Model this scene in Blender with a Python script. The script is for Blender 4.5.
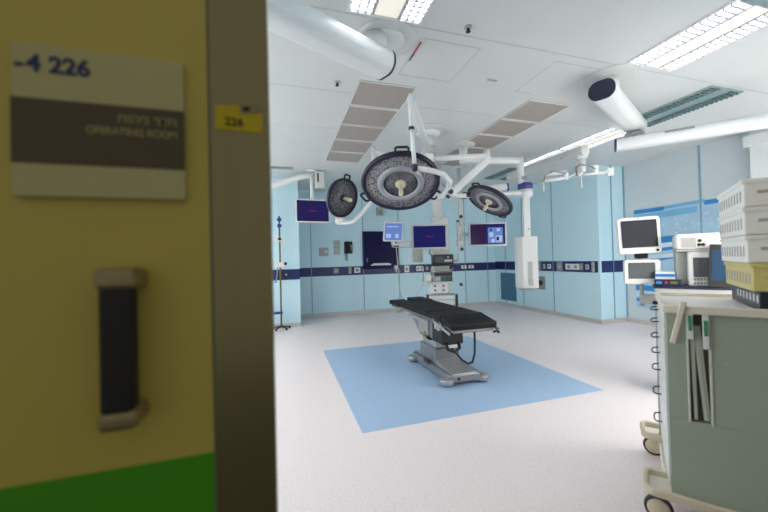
import bpy, bmesh, math, random
from mathutils import Vector, Matrix, Quaternion
random.seed(7)
PI = math.pi
S = bpy.context.scene
COL = S.collection
for o in list(bpy.data.objects):
    bpy.data.objects.remove(o, do_unlink=True)

# ------------------------------------------------------------------ camera
cam_d = bpy.data.cameras.new('camera')
cam = bpy.data.objects.new('camera', cam_d)
COL.objects.link(cam)
cam.matrix_world = Matrix(((0.956243, 0.020796, -0.291832, 0.0),
                           (-0.291497, -0.017738, -0.956407, 0.0),
                           (-0.025066, 0.999626, -0.0109, 1.30),
                           (0, 0, 0, 1)))
cam_d.sensor_width = 36.0
cam_d.lens = 15.812
cam_d.clip_start = 0.02
cam_d.dof.use_dof = True
cam_d.dof.focus_distance = 4.3
cam_d.dof.aperture_fstop = 1.5
S.camera = cam
# ------------------------------------------------------------------ world: the dim corridor light
W = bpy.data.worlds.new('world')
S.world = W
W.use_nodes = True
W.node_tree.nodes['Background'].inputs[0].default_value = (1.0, 0.96, 0.80, 1)
W.node_tree.nodes['Background'].inputs[1].default_value = 0.25
# ------------------------------------------------------------------ exposure
S.view_settings.view_transform = 'Standard'
S.view_settings.look = 'None'
S.view_settings.gamma = 1.0
S.view_settings.use_curve_mapping = False
S.view_settings.exposure = 0.10
LAMP = 17.0            # radiance of a lit ceiling fixture
FILL = 3.2              # radiance of the added fill panels on the side and front walls
# ------------------------------------------------------------------ materials

def srgb(r, g, b):
    f = lambda c: (c/255/12.92) if c/255 <= 0.04045 else ((c/255+0.055)/1.055)**2.4
    return (f(r), f(g), f(b), 1)

def mat(name, c, rough=0.5, metal=0.0, var=0.05, scale=30.0, bump=0.0, emit=None, estr=0.0, alpha=1.0, spec=0.5, trans=0.0):
    m = bpy.data.materials.new(name)
    m.use_nodes = True
    nt = m.node_tree
    b = nt.nodes['Principled BSDF']
    b.inputs['Roughness'].default_value = rough
    b.inputs['Metallic'].default_value = metal
    b.inputs['Specular IOR Level'].default_value = spec
    b.inputs['Alpha'].default_value = alpha
    b.inputs['Transmission Weight'].default_value = trans
    tc = nt.nodes.new('ShaderNodeTexCoord')
    n = nt.nodes.new('ShaderNodeTexNoise')
    n.inputs['Scale'].default_value = scale
    n.inputs['Detail'].default_value = 3
    nt.links.new(tc.outputs['Object'], n.inputs['Vector'])
    r = nt.nodes.new('ShaderNodeValToRGB')
    c = srgb(*c)
    r.color_ramp.elements[0].position = 0.3
    r.color_ramp.elements[1].position = 0.7
    r.color_ramp.elements[0].color = tuple(x*(1-var) for x in c[:3])+(1,)
    r.color_ramp.elements[1].color = tuple(min(1, x*(1+var)) for x in c[:3])+(1,)
    nt.links.new(n.outputs['Fac'], r.inputs['Fac'])
    nt.links.new(r.outputs['Color'], b.inputs['Base Color'])
    if bump:
        bp = nt.nodes.new('ShaderNodeBump')
        bp.inputs['Strength'].default_value = bump
        bp.inputs['Distance'].default_value = 0.002
        nt.links.new(n.outputs['Fac'], bp.inputs['Height'])
        nt.links.new(bp.outputs['Normal'], b.inputs['Normal'])
    if emit:
        b.inputs['Emission Color'].default_value = srgb(*emit)
        b.inputs['Emission Strength'].default_value = estr
    return m

def mat_speckle(name, base, dark, scale, amount, rough):
    m = bpy.data.materials.new(name)
    m.use_nodes = True
    nt = m.node_tree
    b = nt.nodes['Principled BSDF']
    b.inputs['Roughness'].default_value = rough
    tc = nt.nodes.new('ShaderNodeTexCoord')
    n = nt.nodes.new('ShaderNodeTexNoise')
    n.inputs['Scale'].default_value = scale
    n.inputs['Detail'].default_value = 2
    nt.links.new(tc.outputs['Object'], n.inputs['Vector'])
    r = nt.nodes.new('ShaderNodeValToRGB')
    r.color_ramp.elements[0].position = amount
    r.color_ramp.elements[1].position = amount+0.12
    r.color_ramp.elements[0].color = srgb(*dark)
    r.color_ramp.elements[1].color = srgb(*base)
    nt.links.new(n.outputs['Fac'], r.inputs['Fac'])
    n2 = nt.nodes.new('ShaderNodeTexNoise')
    n2.inputs['Scale'].default_value = 1.3
    n2.inputs['Detail'].default_value = 4
    nt.links.new(tc.outputs['Object'], n2.inputs['Vector'])
    mr = nt.nodes.new('ShaderNodeMapRange')
    mr.inputs['To Min'].default_value = rough-0.06
    mr.inputs['To Max'].default_value = rough+0.10
    nt.links.new(n2.outputs['Fac'], mr.inputs['Value'])
    nt.links.new(mr.outputs['Result'], b.inputs['Roughness'])
    nt.links.new(r.outputs['Color'], b.inputs['Base Color'])
    return m

def mat_vent(name):
    # perforated grey sheet: a fine dot pattern
    m = mat(name, (166, 159, 153), 0.6, 0.0, 0.05, 8)
    return m

def mat_led(name, base, dot):
    m = bpy.data.materials.new(name)
    m.use_nodes = True
    nt = m.node_tree
    b = nt.nodes['Principled BSDF']
    b.inputs['Roughness'].default_value = 0.25
    tc = nt.nodes.new('ShaderNodeTexCoord')
    v = nt.nodes.new('ShaderNodeTexVoronoi')
    v.inputs['Scale'].default_value = 38
    v.inputs['Randomness'].default_value = 0.55
    nt.links.new(tc.outputs['Object'], v.inputs['Vector'])
    r = nt.nodes.new('ShaderNodeValToRGB')
    r.color_ramp.elements[0].position = 0.25
    r.color_ramp.elements[1].position = 0.5
    r.color_ramp.elements[0].color = srgb(*dot)
    r.color_ramp.elements[1].color = srgb(*base)
    nt.links.new(v.outputs['Distance'], r.inputs['Fac'])
    nt.links.new(r.outputs['Color'], b.inputs['Base Color'])
    return m

def mat_brushed(name, c, rough=0.35):
    m = mat(name, c, rough, 0.85, 0.03, 1)
    nt = m.node_tree
    mp = nt.nodes.new('ShaderNodeMapping')
    mp.inputs['Scale'].default_value = (60, 60, 1)
    tc = [n for n in nt.nodes if n.type == 'TEX_COORD'][0]
    nz = [n for n in nt.nodes if n.type == 'TEX_NOISE'][0]
    nt.links.new(tc.outputs['Object'], mp.inputs['Vector'])
    nt.links.new(mp.outputs['Vector'], nz.inputs['Vector'])
    return m

M = {}
M['floor'] = mat_speckle('floor_vinyl', (243, 234, 236), (225, 216, 219), 110, 0.36, 0.34)
M['mat_blue'] = mat_speckle('floor_vinyl_blue', (172, 200, 232), (158, 188, 224), 110, 0.36, 0.30)
M['corridor_floor'] = mat_speckle('corridor_vinyl', (110, 105, 90), (95, 90, 78), 60, 0.34, 0.4)
M['wall'] = mat('wall_blue', (203, 237, 250), 0.42, 0, 0.015, 2)
M['wall_grey'] = mat('wall_grey', (205, 216, 222), 0.4, 0, 0.015, 2)
M['wall_white'] = mat('wall_white', (222, 228, 230), 0.5, 0, 0.015, 2)
M['ceiling'] = mat('ceiling_paint', (214, 218, 219), 0.38, 0, 0.012, 3)
M['seam'] = mat('seam', (132, 168, 190), 0.6)
M['ceiling_seam'] = mat('ceiling_seam', (190, 195, 197), 0.6)
M['base'] = mat('base_cove', (196, 192, 188), 0.5)
M['navy'] = mat('navy_band', (28, 42, 98), 0.35)
M['navy_dark'] = mat('navy_glass', (26, 24, 72), 0.35, spec=0.12)
M['plaster'] = mat('plaster', (200, 198, 190), 0.8, 0, 0.02, 12)
M['white'] = mat('white_enamel', (226, 230, 232), 0.32, 0, 0.01)
M['white_plastic'] = mat('white_plastic', (224, 226, 226), 0.4, 0, 0.015)
M['offwhite'] = mat('offwhite_enamel', (208, 212, 212), 0.4, 0, 0.02)
M['bin_white'] = mat('bin_plastic', (246, 247, 244), 0.38, 0, 0.02)
M['bin_yellow'] = mat('bin_yellow', (216, 204, 134), 0.4, 0, 0.03)
M['slot'] = mat('slot_shade', (178, 175, 174), 0.6)
M['cream'] = mat('cream_plastic', (206, 196, 176), 0.45, 0, 0.03)
M['cart'] = mat('cart_greygreen', (162, 174, 162), 0.45, 0, 0.02, 4)
M['cart_light'] = mat('cart_cream', (228, 224, 210), 0.45, 0, 0.02, 4)
M['purple'] = mat('blue_cap', (70, 72, 150), 0.35)
M['capnavy'] = mat('navy_cap', (30, 34, 62), 0.35)
M['black'] = mat('black_rubber', (22, 22, 26), 0.5, 0, 0.1)
M['pad'] = mat('black_upholstery', (17, 17, 20), 0.55, 0, 0.1, 25, 0.2, spec=0.3)
M['darkmetal'] = mat('dark_metal', (52, 54, 60), 0.35, 0.6)
M['rim'] = mat('lamp_rim', (30, 28, 54), 0.35, 0.2)
M['steel'] = mat('steel', (178, 178, 178), 0.32, 0.85, 0.05)
M['silver'] = mat('silver_paint', (132, 134, 140), 0.36, 0.45, 0.04)
M['silver_light'] = mat('silver_light', (166, 168, 172), 0.3, 0.5, 0.04)
M['grey'] = mat('grey_plastic', (140, 144, 146), 0.5)
M['grey_light'] = mat('grey_plate', (176, 180, 178), 0.45)
M['teal_grille'] = mat('teal_grille', (76, 122, 150), 0.5)
M['vent'] = mat_vent('vent_sheet')
M['vent_edge'] = mat('vent_frame', (226, 228, 228), 0.5)
M['led'] = mat_led('led_field', (140, 139, 144), (66, 65, 74))
M['led_dark'] = mat_led('led_field_dark', (104, 104, 110), (58, 58, 64))
M['lamp_ring'] = mat('lamp_ring', (176, 178, 184), 0.3, 0.4)
M['handle_cream'] = mat('handle_cream', (214, 206, 182), 0.4)
M['frame_grey'] = mat('monitor_frame', (186, 190, 194), 0.4, 0.2)
M['scr_navy'] = mat('screen_navy', (10, 10, 40), 0.2, emit=(34, 34, 102), estr=0.6, spec=0.12)
M['scr_purple'] = mat('screen_purple', (10, 10, 40), 0.2, emit=(42, 34, 92), estr=0.6, spec=0.12)
M['scr_red'] = mat('screen_text_red', (40, 10, 30), 0.2, emit=(120, 40, 100), estr=0.8, spec=0.12)
M['scr_blue'] = mat('screen_blue', (30, 40, 80), 0.2, emit=(104, 132, 196), estr=0.8, spec=0.12)
M['scr_pale'] = mat('screen_pale', (60, 70, 90), 0.2, emit=(160, 180, 220), estr=0.9, spec=0.12)
M['scr_maroon'] = mat('screen_maroon', (20, 10, 30), 0.2, emit=(48, 26, 72), estr=0.6, spec=0.12)
M['scr_off'] = mat('screen_off', (30, 36, 46), 0.15, spec=0.12)
M['scr_grey'] = mat('screen_grey', (84, 90, 94), 0.2, spec=0.12)
M['scr_tablet'] = mat('screen_tablet', (44, 66, 92), 0.2, emit=(60, 92, 120), estr=0.10, spec=0.12)
M['lit'] = mat('lamp_tube_lit', (255, 255, 255), 0.5, emit=(255, 251, 246), estr=LAMP)
M['lit_mid'] = mat('lamp_cover_lit', (220, 216, 204), 0.5, emit=(252, 247, 232), estr=0.5)
M['louver'] = mat('louver', (176, 180, 192), 0.35, 0.3)
M['louver_off'] = mat('louver_off', (150, 172, 172), 0.25, 0.6)
M['unlit'] = mat('lamp_unlit', (158, 180, 178), 0.3, 0.3)
M['fix_frame'] = mat('fixture_frame', (226, 228, 228), 0.4)
M['mural'] = mat('mural_pale', (168, 202, 226), 0.3, 0, 0.06, 5)
M['mural_blue'] = mat('mural_blue', (48, 140, 205), 0.3, 0, 0.10, 6)
M['mural_white'] = mat('mural_white', (214, 228, 238), 0.3, 0, 0.04, 8)
M['mural_mid'] = mat('mural_mid', (122, 182, 222), 0.3, 0, 0.08, 6)
M['door'] = mat('door_laminate', (204, 189, 96), 0.45, 0, 0.02, 3)
M['door_green'] = mat('door_green', (72, 164, 20), 0.45, 0, 0.02, 3)
M['door_steel'] = mat_brushed('door_steel', (150, 142, 110), 0.3)
M['sign'] = mat('sign_plate', (196, 190, 140), 0.4, 0, 0.02, 10)
M['sign_brown'] = mat('sign_brown', (84, 74, 52), 0.4, 0, 0.03, 10)
M['sign_text'] = mat('sign_text', (170, 160, 112), 0.5)
M['sign_blue'] = mat('sign_blue', (30, 46, 104), 0.5)
M['sticker'] = mat('sticker_yellow', (206, 186, 16), 0.6, 0, 0.05, 60)
M['sticker_grey'] = mat('sticker_torn', (150, 140, 110), 0.7, 0, 0.1, 200)
M['ink'] = mat('ink', (24, 24, 22), 0.6)
M['pack_blue'] = mat('pack_blue', (62, 132, 198), 0.4)
M['pack_white'] = mat('pack_white', (226, 232, 238), 0.4)
M['label_green'] = mat('label_green', (60, 150, 110), 0.5)
M['sheet'] = mat('clear_sheet', (190, 196, 190), 0.25, 0, 0.03)
M['recess'] = mat('recess_dark', (112, 116, 106), 0.6)
M['bag'] = mat('blue_strap', (34, 60, 150), 0.5)
M['window_lit'] = mat('window_frosted', (240, 244, 244), 0.5, emit=(255, 250, 242), estr=FILL)  # glow of the added fill panel on the left wall
M['keys_green'] = mat('keypad_green', (40, 78, 66), 0.4)
M['slot_edge'] = mat('slot_edge', (200, 206, 192), 0.45)
M['window_bright'] = mat('window_frosted_bright', (240, 244, 244), 0.5, emit=(255, 250, 242), estr=FILL*1.7)  # stronger glow for the added fill panel on the front wall
M['bronze'] = mat('bronze_metal', (158, 146, 112), 0.35, 0.6)
M['redrod'] = mat('red_rod', (200, 40, 50), 0.5)
M['brass'] = mat('olive_metal', (126, 116, 62), 0.35, 0.5)

# ------------------------------------------------------------------ mesh builder

class MB:
    def __init__(s):
        s.bm = bmesh.new()

    def box(s, x0, x1, y0, y1, z0, z1, bevel=0.0, seg=2, T=None):
        vs = [s.bm.verts.new((x, y, z)) for x in (x0, x1) for y in (y0, y1) for z in (z0, z1)]
        q = [(0, 1, 3, 2), (4, 6, 7, 5), (0, 4, 5, 1), (2, 3, 7, 6), (0, 2, 6, 4), (1, 5, 7, 3)]
        fs = [s.bm.faces.new([vs[i] for i in f]) for f in q]
        if bevel:
            es = list({e for f in fs for e in f.edges})
            r = bmesh.ops.bevel(s.bm, geom=es, offset=bevel, segments=seg, affect='EDGES', profile=0.5)
            vs = list({v for f in r['faces'] for v in f.verts} | {v for v in vs if v.is_valid})
        if T:
            bmesh.ops.transform(s.bm, matrix=T, verts=vs)
        return s

    def tube(s, p, q, r, r2=None, n=14, cap=True):
        p, q = Vector(p), Vector(q)
        return s.path([p, q], [r, r if r2 is None else r2], n)

    def path(s, pts, r, n=10, closed=False, prof=None):
        """sweep a circle (or a profile list of (u,v)) along points"""
        pts = [Vector(p) for p in pts]
        if not isinstance(r, (list, tuple)):
            r = [r]*len(pts)
        rings = []
        up0 = None
        N = len(pts)
        for i, p in enumerate(pts):
            if closed:
                d = pts[(i+1) % N]-pts[i-1]
            elif i == 0:
                d = pts[1]-p
            elif i == N-1:
                d = p-pts[i-1]
            else:
                d = (pts[i+1]-p).normalized()+(p-pts[i-1]).normalized()
            d.normalize()
            if up0 is None:
                up = Vector((0, 0, 1)) if abs(d.z) < 0.9 else Vector((0, 1, 0))
            else:
                up = up0
            a = d.cross(up).normalized()
            b = a.cross(d).normalized()
            up0 = b
            if prof:
                ring = [s.bm.verts.new(p+a*u*r[i]+b*v*r[i]) for u, v in prof]
            else:
                ring = [s.bm.verts.new(p+a*math.cos(2*PI*k/n)*r[i]+b*math.sin(2*PI*k/n)*r[i]) for k in range(n)]
            rings.append(ring)
        n = len(rings[0])
        for i in range(N if closed else N-1):
            A, B = rings[i], rings[(i+1) % N]
            for k in range(n):
                f = s.bm.faces.new((A[k], A[(k+1) % n], B[(k+1) % n], B[k]))
                f.smooth = not prof
        if not closed:
            s.bm.faces.new(rings[0])
            s.bm.faces.new(rings[-1])
        return s

    def lathe(s, prof, n=32, T=None, cap=True):
        """prof: list of (radius, z)"""
        rings = []
        allv = []
        for r, z in prof:
            if r < 1e-5:
                ring = [s.bm.verts.new((0, 0, z))]
            else:
                ring = [s.bm.verts.new((r*math.cos(2*PI*k/n), r*math.sin(2*PI*k/n), z)) for k in range(n)]
            rings.append(ring)
            allv += ring
        for A, B in zip(rings, rings[1:]):
            for k in range(n):
                k2 = (k+1) % n
                if len(A) == 1 and len(B) == 1:
                    continue
                if len(A) == 1:
                    f = s.bm.faces.new((A[0], B[k2], B[k]))
                elif len(B) == 1:
                    f = s.bm.faces.new((A[k], A[k2], B[0]))
                else:
                    f = s.bm.faces.new((A[k], A[k2], B[k2], B[k]))
                f.smooth = True
        if cap:
            if len(rings[0]) > 1: s.bm.faces.new(rings[0])
            if len(rings[-1]) > 1: s.bm.faces.new(rings[-1])
        if T:
            bmesh.ops.transform(s.bm, matrix=T, verts=allv)
        return s

    def prism(s, poly, z0, z1, T=None, bevel=0.0):
        """poly in xy extruded in z"""
        a = [s.bm.verts.new((x, y, z0)) for x, y in poly]
        b = [s.bm.verts.new((x, y, z1)) for x, y in poly]
        fs = [s.bm.faces.new(a[::-1]), s.bm.faces.new(b)]
        n = len(poly)
        for i in range(n):
            fs.append(s.bm.faces.new((a[i], a[(i+1) % n], b[(i+1) % n], b[i])))
        vs = a+b
        if bevel:
            es = list({e for f in fs for e in f.edges})
            r = bmesh.ops.bevel(s.bm, geom=es, offset=bevel, segments=2, affect='EDGES', profile=0.5)
            vs = list({v for f in r['faces'] for v in f.verts} | {v for v in vs if v.is_valid})
        if T:
            bmesh.ops.transform(s.bm, matrix=T, verts=vs)
        return s

    def build(s, name, m, parent=None, loc=None, label=None):
        bmesh.ops.recalc_face_normals(s.bm, faces=s.bm.faces)
        me = bpy.data.meshes.new(name)
        s.bm.to_mesh(me)
        s.bm.free()
        me.materials.append(m if not isinstance(m, str) else M[m])
        o = bpy.data.objects.new(name, me)
        COL.objects.link(o)
        if parent:
            o.parent = parent
        if loc:
            o.location = loc
        if label:
            o['label'] = label
        return o

def box(*a, **k):
    return MB().box(*a, **k)

def tag(o, label, cat, group=None, kind=None):
    o['label'] = label
    o['category'] = cat
    if group: o['group'] = group
    if kind: o['kind'] = kind
    return o

def thing(name, label, cat, loc=(0, 0, 0), rz=0.0, group=None, quat=None):
    o = bpy.data.objects.new(name, None)
    o.empty_display_size = 0.1
    COL.objects.link(o)
    o.location = loc
    if quat is not None:
        o.rotation_mode = 'QUATERNION'
        o.rotation_quaternion = quat
    else:
        o.rotation_euler = (0, 0, rz)
    return tag(o, label, cat, group)

def struct(name, mb, m, parent=None):
    o = mb.build(name, m, parent)
    if not parent:
        o['kind'] = 'structure'
    return o

def dup(root, loc, rz=None, label=None):
    r = root.copy()
    COL.objects.link(r)
    r.location = loc
    if rz is not None:
        r.rotation_euler = (0, 0, rz)
    if label: r['label'] = label
    for ch in list(root.children):
        c = ch.copy()
        COL.objects.link(c)
        c.parent = r
        for g in list(ch.children):
            d = g.copy()
            COL.objects.link(d)
            d.parent = c
    return r

def text(name, body, size, m, parent, T, depth=0.0006, align='LEFT', xs=1.0, bold=0.0):
    cu = bpy.data.curves.new(name, 'FONT')
    cu.body = body
    cu.size = size
    cu.align_x = align
    cu.extrude = depth
    cu.offset = bold
    t = bpy.data.objects.new(name+'_tmp', cu)
    COL.objects.link(t)
    bpy.context.view_layer.update()
    dg = bpy.context.evaluated_depsgraph_get()
    me = bpy.data.meshes.new_from_object(t.evaluated_get(dg))
    bpy.data.objects.remove(t, do_unlink=True)
    me.transform(T @ Matrix.Scale(xs, 4, (1, 0, 0)))
    me.name = name
    me.materials.clear()
    me.materials.append(M[m])
    o = bpy.data.objects.new(name, me)
    COL.objects.link(o)
    if parent: o.parent = parent
    return o

def arc(cx, cy, r, a0, a1, n=8):
    return [(cx+r*math.cos(a0+(a1-a0)*i/n), cy+r*math.sin(a0+(a1-a0)*i/n)) for i in range(n+1)]

def rrect(x0, x1, y0, y1, r, n=5):
    return (arc(x1-r, y0+r, r, -PI/2, 0, n)+arc(x1-r, y1-r, r, 0, PI/2, n)
            + arc(x0+r, y1-r, r, PI/2, PI, n)+arc(x0+r, y0+r, r, PI, 1.5*PI, n))

FACE = Matrix.Rotation(PI/2, 4, 'X')      # xy drawing -> stands upright facing -Y

# ================================================================== ROOM SHELL
CZ = 2.98
struct('floor', box(-2.6, 6.6, 0.90, 8.30, -0.10, 0.0), 'floor')
struct('corridor_floor', box(-2.6, 6.6, -3.2, 0.90, -0.10, -0.001), 'corridor_floor')
struct('ceiling', box(-2.6, 6.6, 0.66, 8.30, CZ, CZ+0.12), 'ceiling')
struct('floor_inlay', box(0.557, 2.918, 2.495, 4.97, 0.0, 0.0015), 'mat_blue')
struct('wall_back', box(-2.6, 5.8, 8.08, 8.28, 0, CZ), 'wall')
struct('wall_right', box(5.70, 5.90, 4.86, 8.08, 0, CZ), 'wall')
struct('wall_step', box(5.90, 6.54, 4.86, 5.00, 0, CZ), 'wall')
struct('wall_right_front', box(6.34, 6.54, 0.9, 4.86, 0, CZ), 'wall_grey')
struct('wall_right_return', box(6.10, 6.34, 0.9, 2.90, 0, CZ), 'wall_white')
struct('wall_left', box(-2.6, -2.4, 0.9, 8.08, 0, CZ), 'wall')
struct('wall_left_pier', box(-2.4, 0.357, 7.05, 8.08, 0, CZ), 'wall')
struct('wall_front_left', box(-2.6, -0.14, 0.78, 0.90, 0, CZ), 'wall')
struct('wall_front_right', box(2.55, 6.6, 0.78, 0.90, 0, CZ), 'wall')
struct('wall_front_lintel', box(-0.14, 2.55, 0.78, 0.90, 2.35, CZ), 'wall')
# unseen glowing panels added to brighten walls and ceiling, built like framed windows
def window(n, T, w, h, cols, glass='window_lit'):
    o = bpy.data.objects.new('window_%d' % n, None)
    COL.objects.link(o)
    o.matrix_world = T
    o['kind'] = 'structure'
    f = MB()
    f.box(-w/2-.05, w/2+.05, -.03, .0, -.05, 0).box(-w/2-.05, w/2+.05, -.03, .0, h, h+.05)
    for k in range(cols+1):
        x = -w/2+w*k/cols
        f.box(x-.03, x+.03, -.03, .0, 0, h)
    f.build('window_frame', 'white', o)
    MB().box(-w/2, w/2, -.012, -.002, 0, h).build('pane', glass, o)
window(1, Matrix.Translation((-2.4, 4.0, 0.95)) @ Matrix.Rotation(PI/2, 4, 'Z'), 5.4, 1.6, 4)
window(2, Matrix.Translation((4.3, 0.9, 0.55)) @ Matrix.Rotation(PI, 4, 'Z'), 3.2, 1.3, 3, 'window_bright')
# coved skirting
struct('baseboard_back', box(0.357, 5.70, 8.05, 8.08, 0, 0.075), 'base')
struct('baseboard_left', box(-2.4, 0.357, 7.02, 7.05, 0, 0.075), 'base')
struct('baseboard_right', box(5.67, 5.70, 4.86, 8.05, 0, 0.075), 'base')
struct('baseboard_step', box(5.67, 6.34, 4.83, 4.86, 0, 0.075), 'base')
struct('baseboard_front', box(6.31, 6.34, 2.9, 4.83, 0, 0.075), 'base')
# navy band round the room
struct('trim_1', box(0.357, 5.70, 8.068, 8.08, 0.945, 1.155), 'navy')
struct('trim_2', box(-2.4, 0.357, 7.038, 7.05, 0.945, 1.155), 'navy')
struct('trim_3', box(5.688, 5.70, 4.90, 8.068, 0.955, 1.172), 'navy')
struct('trim_4', box(5.74, 6.34, 4.848, 4.86, 0.955, 1.172), 'navy')
# panel joints
tn = 5
for x in (0.676, 1.93, 2.854, 4.043, 4.75, 5.444):
    struct('trim_%d' % tn, box(x-0.007, x+0.007, 8.064, 8.081, 0.075, CZ), 'seam'); tn += 1
for y in (5.984, 6.95, 7.62):
    struct('trim_%d' % tn, box(5.684, 5.701, y-0.006, y+0.006, 0.075, CZ), 'seam'); tn += 1
struct('trim_%d' % tn, box(6.015, 6.029, 4.844, 4.861, 0.075, CZ), 'seam'); tn += 1
struct('trim_%d' % tn, box(6.326, 6.341, 3.598, 3.622, 0.3, CZ), 'seam'); tn += 1
struct('trim_%d' % tn, box(6.325, 6.341, 4.835, 4.86, 0.075, CZ), 'seam'); tn += 1
struct('trim_%d' % tn, box(6.04, 6.10, 0.9, 2.94, 2.70, 2.84), 'wall_white'); tn += 1
# ceiling joints and hatch outlines
def cseam(x0, x1, y0, y1):
    global tn
    struct('trim_%d' % tn, box(x0, x1, y0, y1, CZ-0.002, CZ+0.001), 'ceiling_seam'); tn += 1
cseam(-2.4, 6.3, 2.230, 2.238)
cseam(1.07, 1.57, 2.338, 2.344); cseam(1.567, 1.573, 2.338, 2.86); cseam(1.053, 1.059, 2.338, 2.86); cseam(1.053, 1.573, 2.86, 2.866)
cseam(2.31, 2.9, 2.326, 2.332); cseam(2.312, 2.318, 2.326, 2.86); cseam(2.312, 2.5, 2.86, 2.866)
cseam(-2.4, 0.72, 3.30, 3.306); cseam(1.32, 2.55, 3.42, 3.426)
cseam(-2.4, 0.72, 4.24, 4.246); cseam(3.16, 4.18, 3.42, 3.426); cseam(3.16, 4.18, 4.60, 4.606)

# ------------------------------------------------------------------ ceiling air vents
def vent(loc, w, d, label, proto=[None]):
    if proto[0] is None:
        t = thing('ceiling_vent', label, 'vent', loc, 0, 'perforated ceiling air vents')
        MB().box(-0.5, 0.5, -0.5, 0.5, -0.006, 0.0).build('perforated_sheet', 'vent', t)
        f = MB()
        for a in ((-.5, -.485, -.5, .5), (.485, .5, -.5, .5), (-.485, .485, -.5, -.482), (-.485, .485, .482, .5)):
            f.box(a[0], a[1], a[2], a[3], -0.012, -0.004)
        f.build('frame', 'vent_edge', t)
        proto[0] = t
    else:
        t = dup(proto[0], loc, None, label)
    t.scale = (w, d, 1)
    return t
ord5 = ['nearest', 'second nearest', 'middle', 'second farthest', 'farthest']
for i in range(5):
    y = 3.04+0.525*i
    vent((1.018, y+0.245, CZ), 0.572, 0.498, 'grey perforated ceiling vent, %s of the left-hand row of five' % ord5[i])
for i in range(5):
    y = 2.975+0.505*i
    vent((2.865, y+0.240, CZ), 0.55, 0.480, 'grey perforated ceiling vent, %s of the right-hand row of five' % ord5[i])

# ------------------------------------------------------------------ ceiling lights
def ceiling_light(x0, x1, y0, y1, lit, label):
    cx, cy = (x0+x1)/2, (y0+y1)/2
    w, l = (x1-x0)/2, (y1-y0)/2
    t = thing('ceiling_light', label, 'ceiling light', (cx, cy, CZ), 0, 'louvred ceiling light fittings')
    f = MB()
    for a in ((-w, -w+.018, -l, l), (w-.018, w, -l, l), (-w+.018, w-.018, -l, -l+.018), (-w+.018, w-.018, l-.018, l)):
        f.box(*a, -0.016, 0.0)
    f.build('frame', 'fix_frame' if lit else 'unlit', t)
    s1 = w*0.36
    for sx in (-1, 1):
        xa, xb = sorted((sx*(w-.018), sx*s1))
        MB().box(xa, xb, -l+.018, l-.018, -0.004, -0.001).build('lamp_tray', 'lit' if lit else 'unlit', t)
        g = MB()
        n = int((2*l)/0.045)
        for k in range(n):
            yy = -l+.018+(k+0.5)*(2*l-.036)/n
            g.box(xa, xb, yy-.006, yy+.006, -0.026, -0.004)
        for q in (0.33, 0.66):
            xx = xa+(xb-xa)*q
            g.box(xx-.005, xx+.005, -l+.018, l-.018, -0.0265, -0.004)
        g.build('louver', 'louver' if lit else 'louver_off', t)
        e = MB().box(sx*s1-.011, sx*s1+.011, -l+.018, l-.018, -0.016, -0.001)
        e.build('rail', 'grey_light' if lit else 'louver_off', t)
    MB().box(-s1+.011, s1-.011, -l+.018, l-.018, -0.010, -0.001).build('centre_cover', 'lit_mid' if lit else 'unlit', t)
    return t
ceiling_light(0.456, 0.985, 0.98, 2.20, True, 'lit louvred ceiling light above the left supply boom, at top edge of view')
ceiling_light(2.93, 3.48, 0.98, 2.175, True, 'lit louvred ceiling light at upper right, nearest the doorway')
ceiling_light(4.20, 4.69, 2.26, 3.22, False, 'unlit grey louvred ceiling light beside the right supply boom')
ceiling_light(4.20, 4.66, 3.36, 4.26, True, 'lit ceiling light just beyond the right supply boom')
ceiling_light(4.20, 4.66, 4.28, 5.22, True, 'lit ceiling light farther along the row, above the white column')
ceiling_light(4.15, 4.75, 5.34, 6.22, False, 'unlit teal ceiling light at the far end of the row')
for k, (ya, yb) in enumerate(((2.30, 3.22), (3.30, 4.22), (4.30, 5.22), (5.34, 6.22))):  # unseen row of fittings added to give the room more light
    ceiling_light(-0.98, -0.52, ya, yb, True, 'lit ceiling light hidden behind the yellow door, %s of that row' % ['nearest', 'second', 'third', 'last'][k])

# small ceiling fittings
def sprinkler(x, y, label):
    t = thing('sprinkler_head', label, 'sprinkler', (x, y, CZ), 0, 'sprinkler heads on the ceiling')
    MB().lathe([(0.028, 0), (0.028, -0.006), (0.012, -0.01)], 16).build('flange', 'grey_light', t)
    MB().lathe([(0.010, -0.008), (0.008, -0.03), (0.018, -0.032), (0.018, -0.036)], 12).build('nozzle', 'darkmetal', t)
sprinkler(0.537, 3.131, 'small dark sprinkler head beside the nearest left ceiling vent')
sprinkler(1.338, 2.143, 'small dark sprinkler head between the two big ceiling lights')
tag(MB().box(1.95-.05, 1.95+.05, 2.725, 2.745, CZ-0.012, CZ, 0.004).build('ceiling_sensor', 'grey_light'), 'small pale bar-shaped sensor on the middle of the ceiling', 'sensor')
rd = thing('ceiling_rod', 'thin red and dark rod stuck on the ceiling near the left light', 'rod', (1.07, 2.50, CZ-0.008))
MB().tube((0, -0.12, 0), (0, 0.03, 0), 0.006, n=8).build('red_half', 'redrod', rd)
MB().tube((0, 0.03, 0), (0, 0.13, 0), 0.006, n=8).build('dark_half', 'capnavy', rd)

# ================================================================== SUPPLY BOOMS (oval ceiling arms)
def oval(w, h, r, n=6):
    return rrect(-w, w, -h, h, r, n)

def boom_arm(mb, p, q, w, h):
    prof = oval(w, h, min(w, h)*0.9)
    mb.path([p, q], 1.0, prof=prof)
    return mb

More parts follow.
